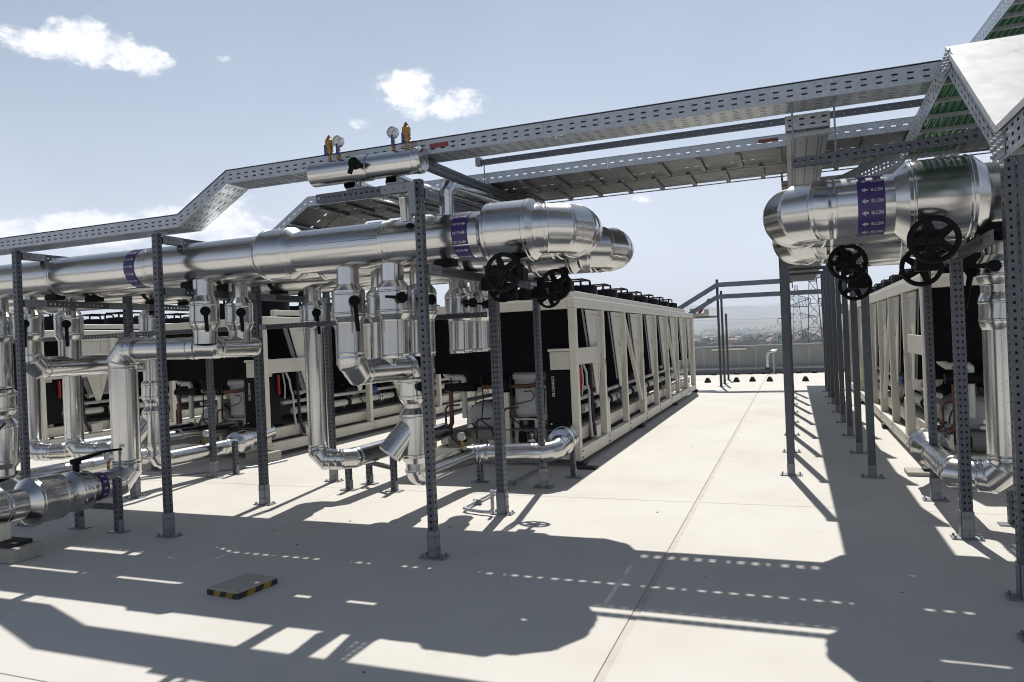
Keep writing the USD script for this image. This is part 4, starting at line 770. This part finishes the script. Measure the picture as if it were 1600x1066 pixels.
        for k in range(26):
            y = crng.uniform(.6, 11.2); z = crng.uniform(.5, 1.15); xx2 = x - s * crng.uniform(.06, .55); kk = k % 5
            if kk == 0: part(t, 'thin_pipe', tube([(xx2, y, .48), (xx2, y, z), (xx2, y + .05, z + .05), (xx2, y + crng.uniform(.3, .9), z + .05)], .014, 6), COPPER, smooth=40)
            elif kk == 1: part(t, 'junction_box', cbx(xx2 - .06, xx2 + .06, y, y + crng.uniform(.1, .22), z - .1, z + .12, .006), BLACK if k % 2 else CREAMD)
            elif kk == 2: part(t, 'thin_pipe', tube([(xx2, y, .5), (xx2, y, z + .1), (xx2 - s * .03, y + .06, z + .2), (xx2 - s * .05, y + .2, z + .26)], .024, 8), WHITEINS, smooth=40)
            elif kk == 3: part(t, 'cable', tube([(xx2, y, z + .3), (xx2 + .02, y + .1, z), (xx2, y + .3, z - .12), (xx2 + .01, y + .55, z + .05), (xx2, y + .7, z + .3)], .011, 5), RUBBER)
            else: part(t, 'filter_drier', cat([lathe((xx2, y, z), (0, 1, 0), [(0, 0), (0, .02), (.05, .055), (.26, .055), (.31, .02), (.31, 0)], 12)]), BLACK if k % 2 else STEEL, smooth=35)
        for k, y in enumerate((1.62, 4.7, 7.7)): part(t, 'sticker', bx(x * 0 + (-.0005 if s > 0 else -CW - .0012), (.0012 if s > 0 else -CW + .0005), ys[1 + 2 * k] + .02, ys[1 + 2 * k] + .08, 1.28, 1.36), COILEDGE)
        part(t, 'cable', cat([tube([(x + s * .06, y, .72), (x + s * .10, y + .15, .52), (x + s * .08, y + .4, .47), (x + s * .06, y + .6, .6)], .010, 5) for y in (2.9, 5.3, 8.2)]), RUBBER)
    for x in (-.05, -CW + .05):
        for y in (.05, 4.1, 8.2, CLEN - .1): part(t, 'rubber_pad', bx(x - .09, x + .09, y - .09 if y > .1 else y - .05, y + .12, .012, .074), RUBBER)
    return t
cA = chiller('long cream framed chiller in the centre with its open side towards the walkway', (-2.66, 9.17, 0), 'cream framed air cooled chillers')
copy_of(cA, 'cream framed chiller behind the left rack, its front corner beside the fourth post', (-7.72, 9.17, 0))
copy_of(cA, 'cream framed chiller at the far left, mostly hidden by the left pipe stacks', (-12.75, 9.17, 0))
copy_of(cA, 'cream framed chiller on the right edge beyond the portal frames', (1.33 + CW, 9.17, 0))
for lab, x0, x1, y0, y1, h in [('pale concrete block under the corner of the second chiller from the left', -7.86, -7.42, 8.82, 9.12, .16), ('pale concrete block under the far left chiller beside the silver elbow', -12.95, -12.3, 8.8, 9.1, .2), ('thin concrete slab beside the foot of the right chiller', 1.12, 1.42, 9.10, 9.42, .045)]:
    solo('concrete_block', cbx(x0, x1, y0, y1, 0, h, .008), BLOCK, lab, 'block')
solo('rubber_sheet', cbx(-2.72, -2.42, 9.0, 9.15, 0, .03, .003), RUBBER, 'black rubber sheet on the deck at the central chiller front corner', 'rubber sheet')

# ================================================================== VALVE BRANCHES BELOW THE HEADERS
def drop(t, x, y, ztop, zbot, r=.098, R=.147, zj=(1.92, 2.26), rb=.118, wp=None, cap=False, lev=None, sec=1.2):
    pipe(t, [(x, y, ztop), (x, y, zj[1] - .03)], r, material=CLADR, caps=(False, False), straight='neck', bead=0, sec=2)
    jacket(t, (x, y, zj[0]), (x, y, zj[1]), rb, R, .06, material=CLADR) if abs(rb - r) < .004 else part(t, 'valve_jacket', lathe((x, y, zj[0]), (0, 0, 1), [(0, rb)] + [(.05, R), (.07, R), (.076, R + .005), (.084, R + .005), (.09, R), (zj[1] - zj[0] - .10, R), (zj[1] - zj[0] - .094, R + .005), (zj[1] - zj[0] - .086, R + .005), (zj[1] - zj[0] - .08, R), (zj[1] - zj[0] - .06, R), (zj[1] - zj[0], r)], 36), CLADR, smooth=28)
    pipe(t, [(x, y, zj[0] + .02)] + (wp or [(x, y, zbot)]), rb, rb * 1.35, 2, sec, CLADR, caps=(False, cap), n=32)
    if lev:
        tw, al, L = lev; d = unit(tw); lever(t, V3(x, y, (zj[0] + zj[1]) / 2 + .01) + d * (R - .01), al, length=L, toward=tw)
ZB = 2.43
t = thing('valve_branch', 'pair of silver valve drops feeding the strainer stack beside the tallest left post', 'pipe')
drop(t, -3.70, 5.54, ZB, 0, wp=[(-3.70, 5.54, 1.47), (-3.62, 6.50, 1.47), (-3.62, 6.50, 1.40)], lev=((.72, -.69, 0), (.10, -.05, -1), .27))
drop(t, -3.66, 6.04, ZB, 1.50, lev=((.85, -.5, 0), (.1, -.05, -1), .2))
def stack(t, x, y, ztop, leg=(-.55, -.62, -.95)):
    pipe(t, [(x, y, ztop), (x, y, .40)], .105, material=CLADR, caps=(False, False), sec=.8, straight='stack_section')
    jacket(t, (x, y, 1.10), (x, y, 1.40), .105, .145, .05, material=CLADR); jacket(t, (x, y, .50), (x, y, 1.06), .105, .15, .06, name='strainer_jacket', material=CLADR)
    d = unit(leg); c = V3(x, y, .93); q = part(t, 'strainer_leg', lathe(c, d, [(0, .118), (.42, .128), (.425, .12)], 28), CLADR, smooth=30)
    part(q, 'leg_cover', lathe(c + d * .424, d, [(0, .121), (.003, 0)], 28), COVER)
stack(t, -3.62, 6.50, 1.45)
lever(t, (-3.50, 6.40, 1.28), (.3, 0, -1), length=.18, toward=(.7, -.7, 0))
t = thing('return_run', 'silver pipe run on the deck from the strainer stack to the central chiller corner', 'pipe')
pipe(t, [(-3.62, 6.50, .42), (-3.62, 6.50, .37), (-3.60, 7.88, .37), (-2.62, 7.86, .40), (-2.62, 8.55, .46), (-2.86, 9.30, .46)], .112, [.10, .19, .20, .22], 3, .9, CLADR, caps=(False, True), n=30)
jacket(t, (-2.64, 8.22, .44), (-2.70, 8.60, .46), .112, .16, .07, material=CLADR)
gauge('round pressure gauge on the deck pipe in front of the central chiller tank', (-3.60, 7.55, .48), .05, .09)
for k, (x, h) in enumerate(((-3.24, 1.60), (-2.0, 0))):
    if not h: continue
    for ya, yb, z, lab in ((5.54, 6.04, ZB, 'two silver valve drops with level black levers below the front header'), (6.87, 7.38, ZB - .02, 'two silver valve drops under the second header left of the handwheels')):
        t = thing('valve_branch', lab, 'pipe')
        drop(t, x, ya, z, 0, wp=[(x, ya, 1.60)], cap=True, lev=((.75, -.66, 0), (-1, 0, .1), .17) if ya < 6 else ((.9, -.4, 0), (-.3, -1, .05), .17)); drop(t, x, yb, z, 0, wp=[(x, yb, 1.60)], cap=True, lev=((.8, -.6, 0), (-1, 0, .1), .17))
def rdrop(x, y, zt, zr, x2, yend, label, lev=True, r=.112):
    t = thing('valve_branch', label, 'pipe')
    drop(t, x, y, zt, 0, r=.098, rb=r, R=.145, zj=(1.93, 2.24), wp=[(x, y, zr), (x2, y + .06, zr), (x2, yend, zr)], lev=((.72, -.69, 0), (.12, -.05, -1), .24) if lev else None, cap=True, sec=.95); return t
rdrop(-5.07, 6.87, ZB - .02, .44, -4.72, 9.35, 'tall silver drop pipe bending along the deck between the fourth and nearest posts')
gauge('small round gauge on the pipe run left of the strainer stack', (-4.72, 8.25, .56), .045, .06)
t = thing('valve_branch', 'silver valve drop hidden behind the tall drop pipe', 'pipe'); drop(t, -5.0, 7.38, ZB - .02, 1.5, cap=True)
# second station: drops, riser and the low valve pipe at the left
t = thing('valve_branch', 'pair of silver valve drops joined to the riser of the low valve pipe', 'pipe')
drop(t, -5.36, 5.54, ZB, 0, R=.138, rb=.112, wp=[(-5.36, 5.54, 1.79)], lev=((.72, -.69, 0), (.1, -.05, -1), .2)); drop(t, -5.38, 6.04, ZB, 0, R=.138, rb=.112, wp=[(-5.38, 6.04, 1.76)], lev=((.72, -.69, 0), (.1, -.05, -1), .2))
pipe(t, [(-5.37, 6.22, 1.755), (-5.37, 5.54, 1.755), (-6.28, 5.54, 1.76)], .108, [.14], 2, 1.05, CLADR, caps=(True, False), n=36)
pipe(t, [(-6.24, 5.54, 1.76), (-6.47, 5.54, 1.76), (-6.47, 5.54, .43), (-6.47, 1.0, .43)], .136, [.16, .19], 2, 1.05, CLADR, caps=(True, False), n=36)
jacket(t, (-6.47, 4.84, .43), (-6.47, 4.42, .43), .136, .212, .07, n=40, material=CLADR); jacket(t, (-6.47, 5.10, .43), (-6.47, 4.86, .43), .136, .190, .05, n=40, material=CLADR)
bd = part(t, 'marking_band', lathe((-6.47, 5.13, .43), (0, 1, 0), [(0, .139), (.085, .139)], 36), PURPLE, smooth=True)

for a in np.linspace(-1.4, 2.2, 9): part(bd, 'arrow', bar((-6.47 + .141 * math.cos(a), 5.155, .43 + .141 * math.sin(a)), (-6.47 + .141 * math.cos(a), 5.19, .43 + .141 * math.sin(a)), .022, .002, (math.cos(a), 0, math.sin(a))), PRINT)
lv = part(t, 'valve_lever', cat([cyl((-6.47, 4.97, .60), (-6.47, 4.97, .70), .03, 10), cyl((-6.47, 4.97, .69), (-6.47, 4.97, .725), .05, 14), trimesh.convex.convex_hull(np.array([(-6.50, 4.93, .70), (-6.44, 4.93, .70), (-6.50, 4.93, .735), (-6.44, 4.93, .735), (-6.38, 5.22, .77), (-6.34, 5.21, .77), (-6.38, 5.22, .79), (-6.34, 5.21, .79)])), trimesh.convex.convex_hull(np.array([(-6.38, 5.21, .768), (-6.34, 5.20, .768), (-6.38, 5.21, .79), (-6.34, 5.20, .79), (-6.30, 5.33, .772), (-6.27, 5.32, .772), (-6.30, 5.33, .79), (-6.27, 5.32, .79)]))]), BLACK, smooth=30)
gauge('silver pressure gauge on the low valve pipe beside the left riser', (-6.42, 5.28, .57), .05, .10)
t = thing('pipe_stand', 'short dark stand straddling the low valve pipe at the left', 'pipe stand')
def stand_post(t, x, y, h, w=.06):
    q = part(t, 'upright', post_mesh(x, y, .012, h, w, .018, .05), POST); part(q, 'base_plate', cbx(x - .10, x + .10, y - .055, y + .055, 0, .012, .003), PLATE); part(q, 'foot_bracket', cbx(x + w / 2 + .001, x + w / 2 + .008, y - .03, y + .03, .012, .12, .002), PLATE)
stand_post(t, -6.18, 5.17, .52); stand_post(t, -6.74, 5.19, .52); part(t, 'cross_bar', beam_mesh((-6.70, 5.18, .24), (-6.215, 5.18, .24), .05, .05), POST)
# third station at the far left
t = thing('valve_branch', 'pair of silver valve drops with hanging levers at the far left', 'pipe')
drop(t, -7.86, 5.54, ZB, 0, wp=[(-7.86, 5.54, 1.62), (-7.86, 7.3, 1.62)], R=.15, lev=((.72, -.69, 0), (.1, -.05, -1), .26), cap=True); drop(t, -7.88, 6.04, ZB, 1.66, R=.15, lev=((.72, -.69, 0), (.1, -.05, -1), .26))
t = thing('valve_branch', 'silver valve drops at the left picture edge above the strainer stack', 'pipe')
drop(t, -8.33, 5.54, ZB, 1.4, R=.15, lev=((.72, -.69, 0), (.1, -.05, -1), .2)); stack(t, -8.33, 5.54, 1.5)
pipe(t, [(-8.33, 5.54, .42), (-8.33, 5.54, .33), (-8.33, 7.4, .33)], .115, .13, 2, 1.0, CLADR, caps=(False, True))
part(t, 'hose', tube([(-8.44, 5.42, 1.05), (-8.36, 5.36, .95), (-8.22, 5.37, .93), (-8.12, 5.42, 1.02)], .012, 6), RUBBER)
t = thing('valve_branch', 'silver strainer stack behind the second left post running to the second chiller', 'pipe')
drop(t, -7.60, 6.95, ZB - .02, 1.3, R=.14); stack(t, -7.60, 6.95, 1.5)
pipe(t, [(-7.60, 6.95, .42), (-7.60, 6.95, .36), (-7.55, 8.05, .36), (-7.85, 9.4, .40)], .112, [.13, .3], 3, .8, CLADR, caps=(False, True), n=30); jacket(t, (-7.60, 8.28, .365), (-7.70, 8.68, .38), .112, .158, .06, material=CLADR)
gauge('pale round gauge on the deck pipe near the second chiller corner', (-7.57, 7.75, .47), .05, .08)
rdrop(-8.95, 6.87, ZB - .02, .48, -8.55, 9.35, 'silver drop pipe with a wide bottom elbow behind the far left post', False)
t = thing('valve_branch', 'silver drop with a low elbow behind the left edge stack', 'pipe'); drop(t, -9.75, 6.87, ZB - .02, 0, wp=[(-9.75, 6.87, .45), (-9.4, 6.93, .45), (-9.4, 9.3, .45)], cap=True)
# supports on the deck
for lab, x, y, h in (('short perforated stub post in front of the deck bend of the tall drop pipe', -5.0, 7.33, .40), ('short grey stub post holding the deck pipe before the central chiller', -3.60, 8.02, .52), ('short stub post under the pipe end at the central chiller corner', -2.56, 8.47, .50), ('short stub post by the deck pipe of the second chiller', -7.30, 8.0, .46), ('stub post beneath the wide elbow at the far left', -8.86, 8.05, .5)):
    t = thing('stub_post', lab, 'stub post'); stand_post(t, x, y, h)
t = thing('pipe_stand', 'low dark two legged stand carrying the deck pipe left of the strainer stack', 'pipe stand')
stand_post(t, -4.40, 7.36, .48); stand_post(t, -4.95, 7.70, .40); part(t, 'cross_bar', beam_mesh((-4.92, 7.68, .27), (-4.43, 7.38, .27), .045, .045), POST)

# right hand risers
t = thing('valve_branch', 'large silver riser at the right edge with a broad mitred bottom bend', 'pipe')
drop(t, 1.55, 6.87, ZR - .15, 0, r=.105, R=.15, rb=.128, zj=(1.98, 2.22), wp=[(1.55, 6.87, .42), (1.24, 7.02, .42), (1.24, 8.0, .42)], sec=1.35)
jacket(t, (1.55, 6.87, 1.62), (1.55, 6.87, 1.92), .128, .145, .05, material=CLADR)
part(t, 'seam_strip', cat([bx(1.55 - .012, 1.55 + .006, 6.87 - .1325, 6.87 - .1275, .78, 1.58)] + [cyl((1.547, 6.738, z), (1.547, 6.732, z), .008, 6) for z in (.9, 1.15, 1.4)]), CLADR)
pipe(t, [(1.24, 7.95, .42), (1.24, 8.75, .42), (1.55, 9.5, .46)], .112, .2, 2, .3, CLADR, caps=(False, True)); jacket(t, (1.24, 8.30, .42), (1.26, 8.80, .42), .112, .17, .09, material=CLADR)
lever(t, (1.38, 6.75, 2.09), (-.15, 0, -1), length=.30, toward=(-.6, -.8, 0)); lever(t, (1.46, 6.72, 2.12), (-1, 0, .05), length=.26, toward=(.2, -1, 0))
for x, y, lab in ((1.82, 6.87, 'silver valve drop just right of the large riser'), (1.98, 7.38, 'silver valve drop behind the large right riser')):
    t = thing('valve_branch', lab, 'pipe'); drop(t, x, y, ZR - .15, 0, wp=[(x, y, .9)], cap=True, lev=((-.6, -.8, 0), (0, 0, -1), .2))
t = thing('stub_post', 'short grey stub post below the right riser bend', 'stub post'); stand_post(t, 1.62, 7.05, .28)

# ================================================================== SMALL MANIFOLD WITH GAUGES ON THE ARM
t = thing('air_manifold', 'short capped silver manifold pipe lying on the arm above the headers', 'manifold')
MZ = 3.135
part(t, 'pipe_section', lathe((-3.66, 5.05, MZ), (1, 0, 0), [(0, 0), (0, .096), (.004, .099), (.50, .099)], 36), CLADR, smooth=30); part(t, 'pipe_section', lathe((-3.16, 5.05, MZ), (1, 0, 0), [(0, .1005), (.46, .1005)], 36), CLADR, smooth=30)
part(t, 'end_cap', lathe((-2.70, 5.05, MZ), (1, 0, 0), [(0, .1005), (.006, .105), (.05, .105), (.07, .085), (.075, 0)], 36), CLADR, smooth=30)
part(t, 'saddle_patch', cat([lathe((-3.24, 5.05, MZ), (1, 0, 0), [(0, .102), (.0, .108), (.13, .108), (.13, .102)], 36)]), CLADR, smooth=30)
lever(t, (-3.16, 4.955, MZ), (-.35, 0, -1), length=.09, toward=(.1, -1, 0))
for k, (x0, x1) in enumerate(((-3.35, -3.2), (-2.95, -2.78))):
    pipe(t, [(x0, 5.10, 3.04), (x0, 5.55 + .1 * k, 3.03), (x1, 7.75, 3.08)], .055, .1, 2, 1.2, CLADR, caps=(False, True), n=20)
pipe(t, [(-2.98, 5.12, 3.02), (-2.98, 5.33, 3.0), (-2.98, 5.36, 2.73)], .045, .07, 2, 1, CLADR, caps=(False, False), n=16)
t = thing('vent_pipe', 'silver vent pipe rising from the front header and turning back under the trays', 'pipe')
pipe(t, [(-2.70, 5.56, 2.74), (-2.70, 5.56, 3.02), (-2.63, 7.9, 3.10)], .062, .09, 2, 1.1, CLADR, caps=(False, True), n=24)
gauge('pressure gauge with a white dial at the left of the small manifold', (-3.39, 5.02, MZ + .096), .048, .095); gauge('pressure gauge with a white dial at the right of the small manifold', (-2.88, 5.02, MZ + .096), .048, .095)
for x, lab in ((-3.49, 'left brass air vent with a blue lever on the small manifold'), (-2.77, 'right brass air vent with a blue lever on the small manifold')):
    t = thing('air_vent', lab, 'air vent', (x, 5.04, MZ + .093))
    part(t, 'body', cat([lathe((0, 0, 0), (0, 0, 1), [(0, 0), (0, .013), (.06, .013), (.06, .022), (.075, .026), (.10, .026), (.11, .034), (.17, .034), (.185, .022), (.20, .016), (.215, .006), (.216, 0)], 16), cyl((0, 0, .08), (.036, -.01, .085), .012, 8)]), BRASS, smooth=30)
    part(t, 'lever', cat([bx(-.028, -.012, -.034, -.026, .05, .13), bx(-.028, .0, -.034, -.012, .045, .06)]), BLUE)
for x in (-3.37, -2.86): solo('gauge_valve', cat([bx(x - .013, x + .003, 4.975, 4.981, MZ + .13, MZ + .21), bx(x - .013, x + .012, 4.981, 5.005, MZ + .125, MZ + .14)]), BLUE, f'blue ball valve lever below the {"left" if x < -3 else "right"} gauge of the small manifold', 'valve lever')

# ================================================================== ON THE DECK
t = thing('marked_slab', 'square concrete weight edged in black and yellow hazard tape on the deck', 'concrete slab')
a, b_, c_ = V3(-3.92, 3.965, 0), V3(-3.625, 3.935, 0), V3(-3.575, 4.285, 0)
e1, e2 = b_ - a, c_ - b_; hS = .042
def sl(u, v, z): return a + e1 * u + e2 * v + V3(0, 0, z)
part(t, 'slab', tri([sl(u, v, z) for z in (0.0, hS) for u, v in ((0, 0), (1, 0), (1, 1), (0, 1))] + [sl(u, v, hS + .012) for u, v in ((.04, .04), (.96, .04), (.96, .96), (.04, .96))],
     [(0, 3, 2, 1), (0, 1, 5, 4), (1, 2, 6, 5), (2, 3, 7, 6), (3, 0, 4, 7), (4, 5, 9, 8), (5, 6, 10, 9), (6, 7, 11, 10), (7, 4, 8, 11), (8, 9, 10, 11)]), BLOCK)
for (p0, dirv, nrm) in ((sl(0, 0, 0), e1, -unit(e2)), (sl(1, 0, 0), e2, unit(e1)), (sl(1, 1, 0), -e1, unit(e2)), (sl(0, 1, 0), -e2, -unit(e1))):
    m = 5
    for k in range(m):
        o = nrm * .002; p = [p0 + dirv * (k / m) + o, p0 + dirv * ((k + 1) / m) + o, p0 + dirv * min((k + 1.35) / m, 1) + o + V3(0, 0, hS - .002), p0 + dirv * min((k + .35) / m, 1) + o + V3(0, 0, hS - .002)]
        if k == 0: p[3] = p0 + o + V3(0, 0, hS - .002)
        for q in p[:2]: q[2] = .002
        part(t, 'hazard_stripe', tri(p, [(0, 1, 2, 3)]), BTAPE if k % 2 == 0 else YELLOW)
t = thing('conduit', 'bent galvanised conduit lying on the deck at the foot of the inner left post', 'conduit')
part(t, 'tube', tube([(-2.80, 6.50, .25), (-2.80, 6.50, .06), (-2.83, 6.50, .035), (-2.92, 6.51, .033), (-3.10, 6.56, .033), (-3.15, 6.60, .033), (-3.16, 6.68, .033), (-3.12, 8.6, .033), (-3.10, 9.1, .033)], .017, 10), GALV, smooth=40)
part(t, 'clip', cat([bx(-3.19, -3.10, y, y + .03, .0, .053) for y in (6.9, 7.9)]), PLATE)
t = thing('conduit', 'galvanised conduit along the deck towards the second chiller', 'conduit'); part(t, 'tube', tube([(-8.6, 7.1, .016), (-8.35, 7.45, .016), (-7.35, 8.55, .016), (-7.3, 9.1, .016)], .013, 8), GALV, smooth=40)
t = thing('equipment_stand', 'pale upright on a rubber pad and concrete block at the left edge', 'stand')
part(t, 'block', cbx(-6.62, -6.17, 4.12, 4.40, 0, .12, .01), BLOCK); part(t, 'pad', cbx(-6.60, -6.24, 4.16, 4.36, .121, .155, .004), RUBBER); part(t, 'upright', cbx(-6.52, -6.42, 4.20, 4.30, .156, .42, .005), CREAM)
bits = []
for i in range(22):
    x, y = rng.uniform(-6, 1.5), rng.uniform(3.2, 12); s = rng.uniform(.003, .009); bits.append(cbx(x - s, x + s * rng.uniform(.6, 2), y - s, y + s, .0005, s * .8 + .0006, s * .2))
solo('debris', cat(bits), LEADG, 'small dark scraps and crumbs scattered on the deck', 'debris', kind='stuff')

# ================================================================== HAZE
HZ = mat('air_haze', {"v": ("principled_volume", {"color": (0.82, 0.90, 1.0), "density": 2.2e-4, "anisotropy": 0.2})}, [], volume="v.volume")
solo('haze', bx(-10500, 10500, -10500, 10500, -120.0, 330.0), HZ, 'thin pale haze over the distant plain and hills', 'haze', kind='stuff')
